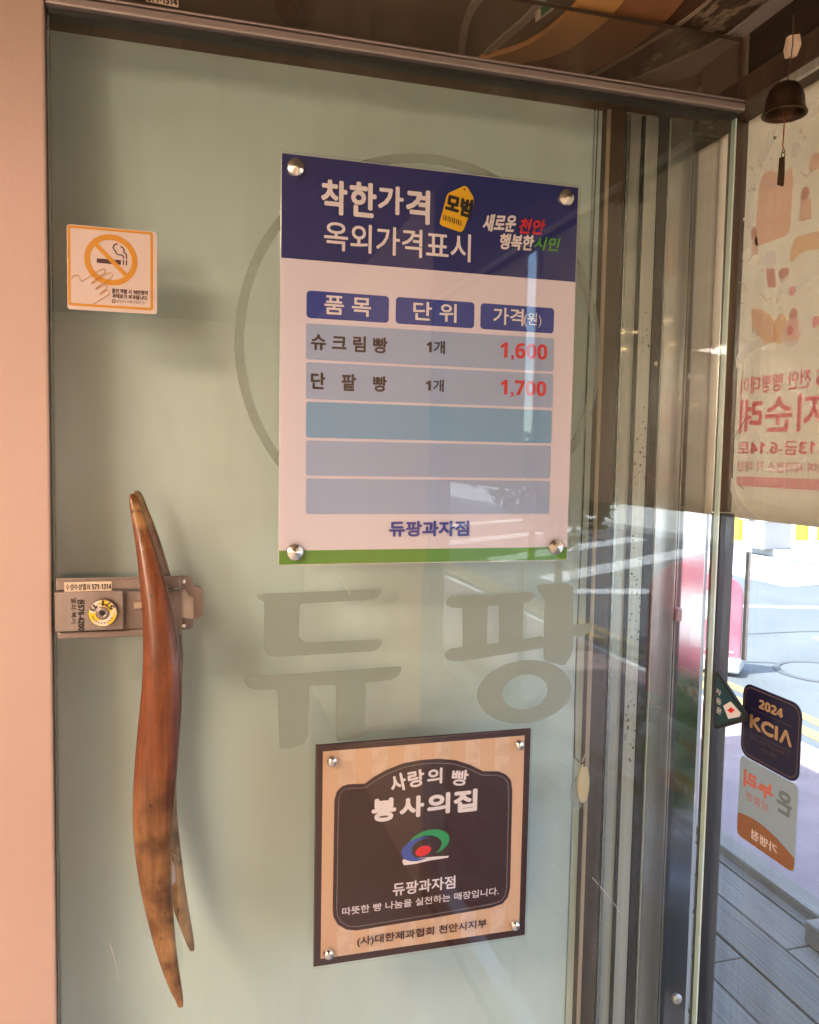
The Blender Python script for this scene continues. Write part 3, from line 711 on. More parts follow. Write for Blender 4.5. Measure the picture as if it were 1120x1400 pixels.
for (a, b) in ((419,531.5),(541,648.5),(657,757.5)):
    bm = bmesh.new(); plate(bm, rrect(hx(a,425,BY), hx(b,425,BY), hzb, hzt, .005), lambda u, v: Vector((u,y1_-.0001,v)), (0,-.0004,0)); obj('column_header', bm, M_blue, pb)
for (t, b, mt) in ((442,491,M_row),(495,545,M_row),(549,598,M_row2),(602,650,M_row),(654,702.5,M_row)):
    bm = bmesh.new(); plate(bm, rrect(hx(418,t,BY)+.0005, hx(756,500,BY), hz(418,b,BY), hz(418,t,BY), .003), lambda u, v: Vector((u,y1_-.0001,v)), (0,-.0012,0)); obj('price_row', bm, mt, pb)
def lettering(name, items, mt, parent, y):
    for it in items:
        bm = bmesh.new(); text_px(bm, it[0], *it[1:5], y, *it[5:6], 0, *(it[6:8] if len(it) > 6 else ())); flat(name, bm, mt, parent)
YT = BY-.0022
lettering('white_lettering', [('착',439,475,246,293.5,.028),('한',478,515,249,297,.028),('가',517,552,254,293,.028),('격',555,588,259,306,.028),
    ('옥외가격표시',443,644,311,350,.012),('새로운',661,706,293,317,.03,.06,.25),('행복한',683,730,320,342,.03,.03,.2)], M_white, pb, YT)
lettering('red_lettering', [('천안',710,745,299,320,.03,.03,.3),('1,600',684,748.5,469,493.5,.012),('1,700',684,747,520,543.5,.012)], M_red, pb, YT)
lettering('green_lettering', [('시민',731,765,324,343,.02,.03,.3)], mat('bright_green_ink', (.10,.42,.03), .5), pb, YT)
lettering('header_lettering', [('품 목',443.5,507.5,405.5,431.5,.018),('단 위',565,624.5,413.5,439.5,.018),('가격',674.5,716,421,444.5,.015),('(원)',716.5,740.5,427.5,447.5,.005)], M_white, pb, YT)
lettering('row_lettering', [('슈 크 림 빵',425,530,458.5,481,.028),('1개',583,608.5,465.5,483.5,.025),('단',425,445,509,532,.028),('팥',467,487,511,534.5,.028),('빵',510,529,514,535.5,.028),('1개',582,607,518.5,535.5,.025)], mat('brown_black_ink', (.03,.012,.012), .5), pb, YT)
lettering('shop_name', [('듀팡과자점',532,641.5,712,733.5,.035)], mat('ultramarine_ink', (.02,.03,.34), .5), pb, YT)
bm = bmesh.new(); prism(bm, [hit(x,y,1,YT+.0006) for x, y in ((635,254),(639,256),(647,269),(648,277),(634,314),(630,317.5),(604,308.5),(601,305),(611,267),(614,263.5))], (0,-.0004,0)); obj('yellow_tag', bm, M_yellow, pb)
bm = bmesh.new(); add_text(bm, '모범', hx(609.5,282,YT), hx(646,282,YT), hz(628,294,YT), hz(628,268,YT), lambda u, v: Vector((u,YT-.0002,v)), .05, 0, -.16)
for k in range(9):
    q = hit(607+k*2.9, 297+k*1.0, 1, YT-.0002); box(bm, (q.x-.0006-.0004*(k%2),q.y,q.z-.0035), (q.x+.0006,q.y+.0001,q.z+.0035))
c = hit(635,259,1,YT-.0002); lathe(bm, [(0,0),(.0013,0)], 10, c, 'y'); flat('tag_lettering', bm, M_black, pb)
# clear acrylic cover
boxo('acrylic_cover', (bx0,BY-.0065,bz0), (bx1,BY-.0035,bz1), M_acryl, pb)
def bolt(px, py, y, r, parent, wob):
    c = hit(px, py, 1, y); o = None
    bm = bmesh.new(); lathe(bm, [(r*.98,.020),(r*.98,.0035),(r,.003),(r,.0005),(r*.90,-.0012),(r*.5,-.0028),(0,-.0042)], 24, c, 'y')
    return obj('cap_bolt', bm, M_chrome, parent, False)
for (px, py) in ((404.5,228),(775.5,269.5),(403.5,755),(761,748)): bolt(px, py, BY-.0068, .0112, pb, 0)

# ================================================================== SERVICE PLAQUE
QY = -.020
pq = empty('charity_plaque', (hx(577,1160,QY), QY, hz(577,1160,QY)), 'dark maroon and peach acrylic plaque with curved white lettering below the price board', 'plaque')
def qp(p, y=QY): return hit(410+p[0]/3.394, 980+p[1]/3.394, 1, y)
ax0, ax1 = (qp((75,135)).x+qp((62,1165)).x)/2, (qp((1070,52)).x+qp((1048,1010)).x)/2
az1, az0 = (qp((75,135)).z+qp((1070,52)).z)/2, (qp((62,1165)).z+qp((1048,1010)).z)/2
ix0, ix1 = qp((102,640)).x, qp((1030,535)).x; iz1, iz0 = (qp((108,160)).z+qp((1040,88)).z)/2, (qp((95,1128)).z+qp((1018,982)).z)/2
boxo('backing_panel', (ax0,QY,az0), (ax1,QY+.003,az1), M_maroon, pq, .0004)
nst = 13; 
for k in range(nst):
    a = ix0+(ix1-ix0)*k/nst; b = ix0+(ix1-ix0)*(k+1)/nst
    boxo('peach_stripe', (a,QY-.0005,iz0), (b,QY-.0001,iz1), M_tan if k % 2 == 0 else M_tan2, pq)
sh = [(160,385),(172,345),(195,322),(225,312),(300,310),(340,280),(400,246),(480,215),(560,200),(640,194),(720,200),(790,222),(850,252),(920,252),(955,266),(978,292),(985,340),(975,790),(965,835),(940,866),(890,884),(600,935),(260,990),(215,986),(175,962),(155,925),(152,890)]
bm = bmesh.new(); plate(bm, [(qp(p).x, qp(p).z) for p in sh], lambda u, v: Vector((u,QY-.0006,v)), (0,-.0005,0)); obj('maroon_field', bm, M_maroon, pq)
YQ = QY-.0015
# dotted stitching, one dot every few millimetres along an inset outline
cx_, cz_ = (ix0+ix1)/2, (iz0+iz1)/2
ol = [Vector((qp(p).x, qp(p).z)) for p in sh]
bm = bmesh.new(); N = len(ol); inn = []
for i in range(N):
    a, p, b = ol[i-1], ol[i], ol[(i+1)%N]; t = (b-a).normalized(); n_ = Vector((t.y,-t.x)); n_ = n_ if n_.dot(Vector((cx_,cz_))-p) > 0 else -n_
    inn.append(p+n_*.0055)
for i in range(N):
    a, b = inn[i], inn[(i+1)%N]; L = (b-a).length; q = max(1, int(L/.0027))
    for k in range(q):
        p = a+(b-a)*k/q; box(bm, (p.x-.0004,YQ,p.y-.0004), (p.x+.0004,YQ+.0002,p.y+.0004))
tag(obj('dotted_stitching', bm, M_white, pq), kind='stuff')
def qt(body, u0, u1, v0, v1, bold, rot=0, mt=None):
    bm = bmesh.new(); add_text(bm, body, qp((u0,(v0+v1)/2)).x, qp((u1,(v0+v1)/2)).x, qp(((u0+u1)/2,v1)).z, qp(((u0+u1)/2,v0)).z, lambda u, v: Vector((u,YQ,v)), bold, 0, rot); flat('lettering', bm, mt or M_white, pq)
qt('사',418,492,262,346,.03,.22); qt('랑',500,577,245,324,.03,.10); qt('의',590,660,237,310,.03,.0); qt('빵',703,780,244,318,.026,-.12)
for ch, u0, u1, v0, v1 in (('봉',332,446,376,484),('사',462,576,366,466),('의',590,696,352,450),('집',712,822,336,440)): qt(ch,u0,u1,v0,v1,.045)
qt('듀팡과자점',430,720,752,812,.02); qt('따뜻한 빵 나눔을 실천하는 매장입니다.',196,920,836,872,.012)
qt('(사)대한제과협회 천안시지부',265,865,977,1024,.025,0,M_dkink)
def crescent(bm, c, R1, R2, a0, a1, off, tilt, y, n=28):
    o, i = [], []
    for k in range(n+1):
        a = math.radians(a0+(a1-a0)*k/n); w_ = math.sin(math.pi*k/n)**.8
        for lst, rx, rz_ in ((o,R1[0],R1[1]), (i, R1[0]-(R1[0]-R2[0])*w_, R1[1]-(R1[1]-R2[1])*w_)):
            u, v = rx*math.cos(a), rz_*math.sin(a); lst.append((c.x+u*math.cos(tilt)-v*math.sin(tilt), c.z+u*math.sin(tilt)+v*math.cos(tilt)))
    for k in range(n):
        q = [o[k], o[k+1], i[k+1], i[k]]; vs = [bm.verts.new((u,y,v)) for u, v in q]
        try: bm.faces.new(vs)
        except ValueError: pass
sc = abs(qp((700,600)).x-qp((500,600)).x)/200
bm = bmesh.new(); crescent(bm, qp((598,582)), (95*sc,58*sc), (48*sc,30*sc), -75, 165, 0, .10, YQ); flat('logo_green_arc', bm, M_lgreen, pq)
bm = bmesh.new(); crescent(bm, qp((553,612)), (82*sc,52*sc), (34*sc,26*sc), 50, 290, 0, .18, YQ-.0001); flat('logo_blue_arc', bm, M_lblue, pq)
bm = bmesh.new(); c = qp((571,620)); vs = [bm.verts.new((c.x+36*sc*math.cos(t*.2618)*1.0, YQ-.0002, c.z+23*sc*math.sin(t*.2618)+36*sc*math.cos(t*.2618)*.12)) for t in range(24)]; bm.faces.new(vs); flat('logo_red_dot', bm, M_lred, pq)
bm = bmesh.new(); vs = [bm.verts.new(qp(p, YQ)) for p in ((475,672),(480,662),(560,655),(640,648),(692,645),(688,654),(600,668),(540,682),(490,689),(482,688))]; bm.faces.new(vs); flat('logo_brush_stroke', bm, M_white, pq)
boxo('acrylic_cover', (ax0,QY-.0062,az0), (ax1,QY-.0032,az1), M_acryl, pq)
for p in ((150,207),(1020,132),(133,1103),(1000,970)):
    c = qp(p, QY-.0065); bm = bmesh.new(); lathe(bm, [(.0068,.016),(.0068,-.001),(.0060,-.0032),(.0035,-.0045),(0,-.0048)], 20, c, 'y'); obj('cap_bolt', bm, M_chrome, pq, True)

# ================================================================== NO SMOKING STICKER
NY = -.0004
ns = empty('no_smoking_sticker', (hx(153,370,0), NY, hz(153,370,0)), 'square no smoking sticker with orange border on the upper left of the door', 'sticker')
def np_(p, y=NY): return hit(70+p[0]/6.588, 290+p[1]/6.588, 1, y)
nx0, nx1 = np_((143,490)).x, np_((952,560)).x; nz1, nz0 = np_((540,142)).z, np_((540,897)).z
fN = lambda d: (lambda u, v: Vector((u, NY-d, v)))
bm = bmesh.new(); plate(bm, rrect(nx0,nx1,nz0,nz1,.004), fN(0), (0,-.0004,0)); obj('paper', bm, M_stick, ns)
bm = bmesh.new(); t_ = .0030
A = rrect(nx0+.001,nx1-.0045,nz0+.0045,nz1-.001,.003); B = rrect(nx0+.001+t_,nx1-.0045-t_,nz0+.0045+t_,nz1-.001-t_,.0018)
for i in range(len(A)):
    j = (i+1) % len(A); bm.faces.new([bm.verts.new(fN(.0006)(*q)) for q in (A[i],A[j],B[j],B[i])])
flat('orange_border', bm, M_orange, ns)
c = np_((540,432)); R0 = abs(np_((780,432)).x-np_((300,432)).x)/2
bm = bmesh.new(); ringuv(bm, (c.x,c.z), (R0,R0), (R0*.78,R0*.78), fN(.0007), (0,-.0001,0), 60)
a = math.radians(-45); d1 = Vector((math.cos(a),0,math.sin(a))); d2 = Vector((-d1.z,0,d1.x)); h_ = R0*.085; c3 = Vector((c.x,NY-.0008,c.z))
prism(bm, [c3-d1*R0*.8-d2*h_, c3+d1*R0*.8-d2*h_, c3+d1*R0*.8+d2*h_, c3-d1*R0*.8+d2*h_], (0,-.0001,0)); obj('prohibition_ring', bm, M_orange, ns)
bm = bmesh.new()
for pts in (((410,415),(510,424),(548,468),(410,455)), ((566,428),(628,431),(628,474),(606,472)), ((646,430),(656,430),(656,476),(646,476)), ((672,432),(683,432),(683,480),(672,480))):
    prism(bm, [np_(p, NY-.00065) for p in pts], (0,-.0001,0))
for pts in (((598,285),(570,292),(556,318),(568,342),(582,352),(585,372),(605,383),(640,388),(650,400),(652,420)), ((622,308),(645,320),(657,340),(652,358),(672,372),(677,390),(678,420))):
    tube(bm, [np_(p, NY-.0007) for p in pts], .0007, 6)
obj('cigarette', bm, M_dkink, ns)
bm = bmesh.new()
for pts in (((180,610),(195,575),(230,562),(258,585),(265,628),(340,585),(440,520),(470,508),(490,525),(480,548),(420,590),(355,640),(380,640),(440,590),(515,545),(545,548),(553,570),(530,600),(430,665),(395,690),(410,692),(480,655),(500,665),(495,690),(430,745),(500,700),(525,712),(522,738),(370,832)),):
    P2 = roundpoly(pts, 12)[2:-2]; tube(bm, [np_(p, NY-.0012) for p in P2], .00032, 5)
obj('hand_outline', bm, M_orange, ns)
def nt_(bm, body, u0, u1, v0, v1, bold): add_text(bm, body, np_((u0,(v0+v1)/2)).x, np_((u1,(v0+v1)/2)).x, np_(((u0+u1)/2,v1)).z, np_(((u0+u1)/2,v0)).z, fN(.0007), bold)
bm = bmesh.new(); nt_(bm, '흡연 적발 시 10만원의', 547, 870, 696, 740, .03); nt_(bm, '과태료가 부과됩니다.', 550, 870, 744, 786, .03); nt_(bm, '천안시 서북구보건소', 590, 845, 795, 825, .0)
c = np_((564,803)); lathe(bm, [(.0014,-.0008),(.0024,-.0008)], 16, c, 'y'); flat('lettering', bm, M_dkink, ns)

# ================================================================== PENDANT behind the glass
pd = empty('hanging_tag', (hx(797,1070,.05), .05, 1.0), 'oval cream wooden tag hanging on a long brown cord behind the glass', 'tag')
bm = bmesh.new(); tube(bm, [hit(x,y,1,.06) for x, y in ((820,110),(812,300),(803,500),(797,700),(789,870),(786,960),(786,1036),(793,1042))], .0011, 6); obj('cord', bm, M_trim, pd)
bm = bmesh.new(); tube(bm, [hit(x,y,1,.06) for x, y in ((806,870),(803,960),(801,1030),(796,1042))], .0011, 6); obj('cord', bm, M_trim2, pd)
bm = bmesh.new(); c = hit(797,1071,1,.055); vs = []
plate(bm, [(c.x+.010*math.cos(t*.314), c.z+.0305*math.sin(t*.314)) for t in range(20)], lambda u, v: Vector((u,.052,v)), (0,.005,0)); obj('oval_tag', bm, mat('cream_wood', (.62,.50,.28), .4, c2=(.68,.56,.34), scale=12), pd)
bm = bmesh.new(); c2_ = hit(799,1047,1,.051); lathe(bm, [(0,0),(.0016,0)], 12, c2_, 'y'); obj('tag_hole', bm, M_black, pd)
bm = bmesh.new(); plate(bm, [(c.x-.006+.011*math.cos(t*.314), c.z-.019+.027*math.sin(t*.314)) for t in range(20)], lambda u, v: Vector((u,.0590,v)), (0,.005,0)); obj('clear_charm', bm, glass('clear_plastic', (.92,.95,.97), .10, (.75,.8,.82), .18), pd)

# ================================================================== BELL
by = -.175; c = hit(1073,150,1,by)
bell = empty('hanging_bell', c, 'small dark bronze bell with a metal clapper strip hanging before the banner', 'bell')
M_bronze = mat('dark_bronze', (.09,.05,.028), .42, .8, c2=(.05,.03,.02), scale=18, rvar=.1)
zt, zbm = hit(1073,112,1,by).z, hit(1073,157,1,by).z; rb = abs(hit(1098,150,1,by).x-hit(1048,150,1,by).x)/2
H = zt-zbm
bm = bmesh.new(); lathe(bm, [(.002,H),(rb*.30,H*.985),(rb*.55,H*.90),(rb*.74,H*.72),(rb*.84,H*.48),(rb*.88,H*.25),(rb*.92,H*.12),(rb*1.0,H*.02),(rb*1.0,0),(rb*.90,.0),(rb*.80,H*.15),(rb*.74,H*.5),(rb*.5,H*.82),(.001,H*.9)], 40, (c.x,c.y,zbm)); obj('bell_body', bm, M_bronze, bell, True)
bm = bmesh.new(); tube(bm, [hit(x,y,1,by) for x, y in ((1085,20),(1084,60),(1080,90),(1076,113))], .0008, 6); obj('wire', bm, M_trim, bell)
bm = bmesh.new(); prism(bm, [hit(x,y,1,by) for x, y in ((1080,48),(1094,46),(1096,60),(1090,76),(1078,77),(1076,66))], (0,.006,0)); obj('tape_knot', bm, M_paper, bell)
bm = bmesh.new(); tube(bm, [hit(x,y,1,by) for x, y in ((1074,150),(1072,178),(1071,192),(1070,199),(1072,203))], .0009, 6); obj('clapper_wire', bm, mat('copper_wire', (.45,.18,.06), .3, .9), bell)
for (x, y, r) in ((1071.5,206,2.0),(1071,211.5,3.2)):
    q = hit(x,y,1,by); bm = bmesh.new(); rr_ = r/1101*1.02; pts = [q+Vector((rr_*math.cos(t*math.pi/6),0,rr_*math.sin(t*math.pi/6))) for t in range(13)]; tube(bm, pts, .0006, 5, False); obj('ring', bm, M_bronze, bell)
bm = bmesh.new(); prism(bm, [hit(x,y,1,by) for x, y in ((1067,215),(1073.5,214),(1073,240),(1071.5,254.5),(1064,252),(1065.5,232))], (0,.002,0)); obj('wind_strip', bm, M_bronze, bell)

# ================================================================== BANNER outside the window
M_ban = mat('cream_banner_cloth', (.74,.61,.44), .8, c2=(.79,.66,.49), scale=5, trans=.75, bump=.15, bscale=14)
def bp(px, py, dx=0): 
    p = hit(px, py, 0, WX+.012); p.y = min(p.y, .110); return Vector((WX+.012-dx, p.y, p.z))
def banner(y0, y1, z0, z1, name, label, amp=.0008):
    bm = bmesh.new(); ny, nz = 40, 16; V = {}
    for s in (0, 1):
        for i in range(ny+1):
            for j in range(nz+1):
                y = y0+(y1-y0)*i/ny; z = z0+(z1-z0)*j/nz
                x = WX+.012+amp*math.sin(i*.9)*(1-j/nz)+s*.0008
                V[s,i,j] = bm.verts.new((x,y,z))
    for s in (0, 1):
        for i in range(ny):
            for j in range(nz): bm.faces.new((V[s,i,j],V[s,i+1,j],V[s,i+1,j+1],V[s,i,j+1]))
    for i in range(ny):
        for j in (0, nz): bm.faces.new((V[0,i,j],V[0,i+1,j],V[1,i+1,j],V[1,i,j]))
    for j in range(nz):
        for i in (0, ny): bm.faces.new((V[0,i,j],V[0,i,j+1],V[1,i,j+1],V[1,i,j]))
    e = empty(name, (WX+.012,(y0+y1)/2,z1), label, 'banner'); obj('cloth', bm, M_ban, e, True); return e
ban = banner(.112,-.845,1.464,2.10,'festival_banner','cream festival banner with pink lettering seen from behind beside the door')
ban2 = banner(-.905,-1.60,1.47,2.10,'festival_banner','second cream banner further along the window seen only in reflection')
M_pk = mat('pink_ink', (1,.72,.75), .8, trans=.9); M_pk2 = mat('pale_pink_ink', (1,.83,.77), .8, trans=.93, c2=(1,.86,.80), scale=20)
M_wh2 = mat('white_banner_ink', (1,.97,1), .8, trans=.95); M_org2 = mat('apricot_ink', (1,.85,.73), .8, trans=.93); M_brn2 = mat('brown_banner_ink', (.90,.68,.65), .8, trans=.92)
fb = lambda d: (lambda u, v: Vector((WX+.0085-d, u, v)))
# writing faces the street, so from inside it is mirrored: u runs along +y
def btext(bm, body, yend, ystart, pyt, pyb, bold):
    add_text(bm, body, ystart, yend, hit(1060,pyb,0,WX+.01).z, hit(1060,pyt,0,WX+.01).z, fb(0), bold)
yE = bp(1014,560).y
bm = bmesh.new()
btext(bm, '2025 천안 빵빵데이', yE, yE-.215, 510, 536, .02)
btext(bm, '빵지순례', yE, yE-.235, 541, 592, .03)
btext(bm, '6.13금-6.14토', yE, yE-.19, 603, 622, .02)
btext(bm, '천안제과점여 제과업소 각 매장', yE, yE-.26, 631, 646, .005)
flat('pink_lettering', bm, M_pk, ban)
bm = bmesh.new(); plate(bm, rrect(-.42, yE, hit(1060,667,0,WX+.01).z, hit(1060,653,0,WX+.01).z, .004), fb(0), (.0006,0,0)); obj('pink_bar', bm, M_pk, ban)
bm = bmesh.new(); add_text(bm, '천안 빵소 스탬프 투어 제과점 할인 이벤트', -.40, yE-.008, hit(1060,664,0,WX+.01).z, hit(1060,656,0,WX+.01).z, fb(.0008), 0); flat('bar_lettering', bm, M_wh2, ban)
def bshape(name, pts, mt, d=0, rnd=6):
    bm = bmesh.new(); P = roundpoly(pts, rnd); prism(bm, [Vector((WX+.0085-d, bp(*p).y, bp(*p).z)) for p in P], (.0004,0,0)); return obj(name, bm, mt, ban)
bshape('bag_drawing', [(1042,248),(1048,236),(1062,232),(1066,240),(1078,238),(1085,225),(1088,248),(1082,320),(1058,330),(1034,338),(1038,290)], M_pk2, 0, 8)
bshape('bag_fold', [(1044,252),(1050,244),(1062,244),(1064,256),(1052,262)], M_wh2, .0006, 4)
for pts, r_ in (([(1120,150),(1085,160),(1060,185),(1040,225),(1030,260),(1028,310)], .0085), ([(1120,372),(1090,395),(1068,398)], .004), ([(1000,510),(1012,492),(1030,475),(1056,462)], .007), ([(1000,655),(1012,690),(1035,712)], .006)):
    a_ = [bp(*p) for p in pts]; bm = bmesh.new()
    for i in range(len(a_)-1):
        p, q = a_[i], a_[i+1]; t = (q-p).normalized(); n_ = Vector((0,-t.z,t.y))*r_
        vs = [bm.verts.new(Vector((WX+.0088, v.y, v.z))) for v in (p-n_, q-n_, q+n_, p+n_)]; bm.faces.new(vs)
    flat('white_ribbon', bm, M_wh2, ban)
# small bakery drawings: bread rolls, doughnut, little baker figures, pins
def disc(name, px, py, ry, rz_, mt, d=0):
    c = bp(px,py); bm = bmesh.new(); prism(bm, [Vector((WX+.0085-d, c.y+ry*math.cos(t*.314), c.z+rz_*math.sin(t*.314))) for t in range(20)], (.0004,0,0)); return obj(name, bm, mt, ban)
bshape('swiss_roll_drawing', [(1030,420),(1048,425),(1066,440),(1064,468),(1048,470),(1030,445)], M_org2, 0, 6)
disc('roll_end_drawing', 1070, 450, .014, .022, M_org2, .0006); disc('doughnut_drawing', 1086, 455, .020, .020, M_wh2, .0008); disc('doughnut_hole', 1084, 452, .006, .007, M_pk, .0011)
bshape('bread_loaf_drawing', [(1082,350),(1090,325),(1125,315),(1125,340),(1098,345),(1086,360)], M_org2, 0, 5)
for (x, y) in ((1104,265),(1088,430)):
    disc('baker_head', x, y, .008, .009, M_brn2, .0005); bshape('baker_body', [(x-6,y+8),(x+7,y+6),(x+9,y+34),(x-9,y+38)], M_pk2, .0002, 3)
disc('cyclist_head', 1033, 318, .006, .008, M_brn2); bshape('cyclist_body', [(1030,324),(1038,324),(1040,345),(1034,350)], M_pk2, 0, 2)
bm = bmesh.new(); c = bp(1025,348); pts = [Vector((WX+.008, c.y+.012*math.cos(t*.4189), c.z+.011*math.sin(t*.4189))) for t in range(16)]; tube(bm, pts, .0006, 5, False); obj('bicycle_wheel_drawing', bm, M_brn2, ban)
disc('chef_hat_drawing', 1056, 355, .013, .012, M_wh2); bshape('apron_drawing', [(1050,368),(1062,367),(1064,392),(1053,394)], M_brn2, 0, 2)
disc('cupcake_drawing', 1074, 374, .011, .008, M_brn2); bshape('cupcake_cup', [(1069,376),(1080,376),(1078,388),(1071,388)], M_wh2, .0004, 2)
disc('map_pin_drawing', 1086, 398, .006, .007, M_pk); disc('map_pin_drawing', 1118, 440, .007, .008, M_pk); disc('berry_drawing', 1117, 222, .011, .012, M_pk2)
for (x, y, w_, h_) in ((1044,262,30,.6),(1044,268,26,.6),(1046,300,30,.5),(1046,306,24,.5)):
    bshape('bag_line', [(x,y),(x+w_,y-4),(x+w_,y-4+h_),(x,y+h_)], M_pk2, .0008, 0)
for k in range(5):
    bshape('roll_stripe', [(1034+k*6,424+k*3),(1036+k*6,425+k*3),(1034+k*6,456+k*3),(1032+k*6,454+k*3)], M_wh2, .0007, 0)
for (x, y) in ((1012,395),(1040,360),(1065,412),(1102,300),(1110,395),(1020,300),(1098,180),(1052,208),(1030,230)):
    disc('sprinkle', x, y, .0022, .0026, M_pk2, .0003); disc('sprinkle', x+5, y+9, .0016, .0019, M_org2, .0003)
for pts in ([(1008,392),(1016,386),(1024,392)], [(1044,402),(1050,410),(1058,408)], [(1098,236),(1106,242),(1112,236)], [(1012,470),(1018,462),(1026,468)]):
    bm = bmesh.new(); tube(bm, [Vector((WX+.008, bp(*p).y, bp(*p).z)) for p in pts], .0005, 5); obj('line_drawing', bm, M_brn2, ban)
for (x0,y0,x1,y1) in ((1004,413,1019,415),(1006,600,1014,585),(1015,585,1022,572),(1014,662,1020,668)):
    bm = bmesh.new(); tube(bm, [Vector((WX+.0082, bp(x0,y0).y, bp(x0,y0).z)), Vector((WX+.0078, bp((x0+x1)/2,(y0+y1)/2+1.5).y, bp((x0+x1)/2,(y0+y1)/2+1.5).z)), Vector((WX+.0082, bp(x1,y1).y, bp(x1,y1).z))], .0005, 5); obj('crease', bm, M_dkwood, ban)
disc('white_dot_drawing', 1090, 205, .010, .010, M_wh2)

# ================================================================== STICKERS on the window
def wp(px, py): return hit(px, py, 0, WX-.005)
def fw_(d): return lambda u, v: Vector((WX-.0045-d, -u, v))      # u runs towards the camera side so inside writing reads normally
ks = empty('navy_award_sticker', (WX-.005,-.1,1.16), 'dark navy sticker with rounded corners reading 2024 on the window glass', 'sticker')
bm = bmesh.new(); U0, U1 = .036, .158; V0, V1 = 1.107, 1.219
plate(bm, rrect(U0,U1,V0,V1,.018,8), fw_(0), (-.0008,0,0)); obj('film', bm, mat('deep_navy_film', (.012,.010,.045), .3), ks)
bm = bmesh.new(); A = rrect(U0+.004,U1-.004,V0+.004,V1-.004,.015,8); B = rrect(U0+.0052,U1-.0052,V0+.0052,V1-.0052,.014,8)
for i in range(len(A)):
    j = (i+1) % len(A); bm.faces.new([bm.verts.new(fw_(.001)(*q)) for q in (A[i],A[j],B[j],B[i])])
M_gold = mat('gold_ink', (.42,.28,.15), .45)
flat('gold_border', bm, mat('dim_gold_ink', (.20,.12,.09), .45), ks)
bm = bmesh.new(); add_text(bm, '2024', U0+.036,U1-.036,1.189,1.203,fw_(.001),.03); add_text(bm, 'KCI', U0+.018,U0+.078,1.154,1.175,fw_(.001),.045); add_text(bm, 'Λ', U0+.081,U1-.016,1.154,1.175,fw_(.001),.045)
flat('gold_lettering', bm, M_gold, ks)
bm = bmesh.new(); add_text(bm, '한국소비자산업평가', U0+.02,U1-.02,1.138,1.144,fw_(.001),0); add_text(bm, '제과·제빵', U0+.044,U1-.044,1.127,1.133,fw_(.001),0)
for z in (1.183,1.147): box(bm, (WX-.0056,-U1+.018,z), (WX-.0054,-U0-.018,z+.0006))
flat('small_lettering', bm, mat('dim_gold_ink2', (.13,.08,.06), .45), ks)
gs = empty('gift_voucher_sticker', (WX-.005,-.1,1.05), 'pale blue and brown voucher sticker seen from behind, below the navy sticker', 'sticker')
V0, V1 = .980, 1.1055; U0, U1 = .036, .158
M_pb = mat('pale_blue_film', (.42,.52,.56), .6, trans=.4); M_bf = mat('brown_orange_film', (.45,.22,.12), .6, trans=.4)
bm = bmesh.new(); plate(bm, rrect(U0,U1,V0,V1,.009,6), fw_(-.0002), (-.0005,0,0)); obj('film', bm, M_pb, gs)
bm = bmesh.new(); P = [(U0+.0005,V0+.010),(U0+.003,V0+.003),(U0+.010,V0+.0005),(U1-.010,V0+.0005),(U1-.003,V0+.003),(U1-.0005,V0+.010)] + [(U1-.0005-(U1-U0-.001)*k/10, V0+.022+.018*math.sin(math.pi*min(1,k/10*.75+.0))) for k in range(11)]
plate(bm, P, fw_(.0006), (-.0003,0,0)); obj('brown_field', bm, M_bf, gs)
fm = lambda d: (lambda u, v: Vector((WX-.0045-d, u, v)))          # mirrored writing
bm = bmesh.new(); add_text(bm, '가맹점', -U1+.034, -U0-.034, V0+.010, V0+.024, fm(.0012), .01); flat('white_lettering', bm, M_white, gs)
bm = bmesh.new(); add_text(bm, '온', -U1+.010, -U1+.040, V1-.052, V1-.018, fm(.0008), .04); flat('grey_lettering', bm, mat('grey_teal_ink', (.16,.22,.24), .6), gs)
bm = bmesh.new(); add_text(bm, '누리', -U1+.048, -U0-.010, V1-.045, V1-.018, fm(.0008), .05); add_text(bm, '상품권', -U1+.055, -U0-.018, V1-.062, V1-.050, fm(.0008), .0); flat('coral_lettering', bm, mat('coral_ink', (.55,.16,.12), .6), gs)

# square plate mounted cornerwise at the jamb
ds = empty('corner_parking_plate', (.79,-.02,1.16), 'dark teal cornerwise plate with a white patch stuck beside the jamb', 'sign')
PXp = .7885
def dpt(px, py): return hit(px, py, 0, PXp)
P3 = [dpt(*p) for p in ((981,918),(1021,978),(1019,986),(979,997),(976,994),(977,920))]
bm = bmesh.new(); prism(bm, P3, (.004,0,0)); obj('plate', bm, M_seal, ds)
P4 = [dpt(*p)-Vector((.0008,0,0)) for p in ((982.5,925),(1016,976),(1014,982),(981,992),(979,990),(980,927))]
bm = bmesh.new(); prism(bm, P4, (.0006,0,0)); obj('teal_face', bm, mat('dark_teal_print', (.012,.055,.075), .35), ds)
bm = bmesh.new(); prism(bm, [dpt(*p)-Vector((.0014,0,0)) for p in ((990,965),(1000,959),(1014,975),(1012,980),(997,983))], (.0005,0,0)); obj('white_patch', bm, M_white, ds)
bm = bmesh.new(); prism(bm, [dpt(*p)-Vector((.002,0,0)) for p in ((996,971),(1001,967),(1006,971),(1001,975))], (.0005,0,0)); obj('red_mark', bm, M_lred, ds)
bm = bmesh.new()
for i, ch in enumerate('자동문'):
    q = dpt(983.5+i*.4, 946+i*13); add_text(bm, ch, -q.y-.006, -q.y+.006, q.z-.0045, q.z+.0045, lambda u, v: Vector((PXp-.0012,-u,v)), .01, 0, -.2)
flat('lettering', bm, M_white, ds)

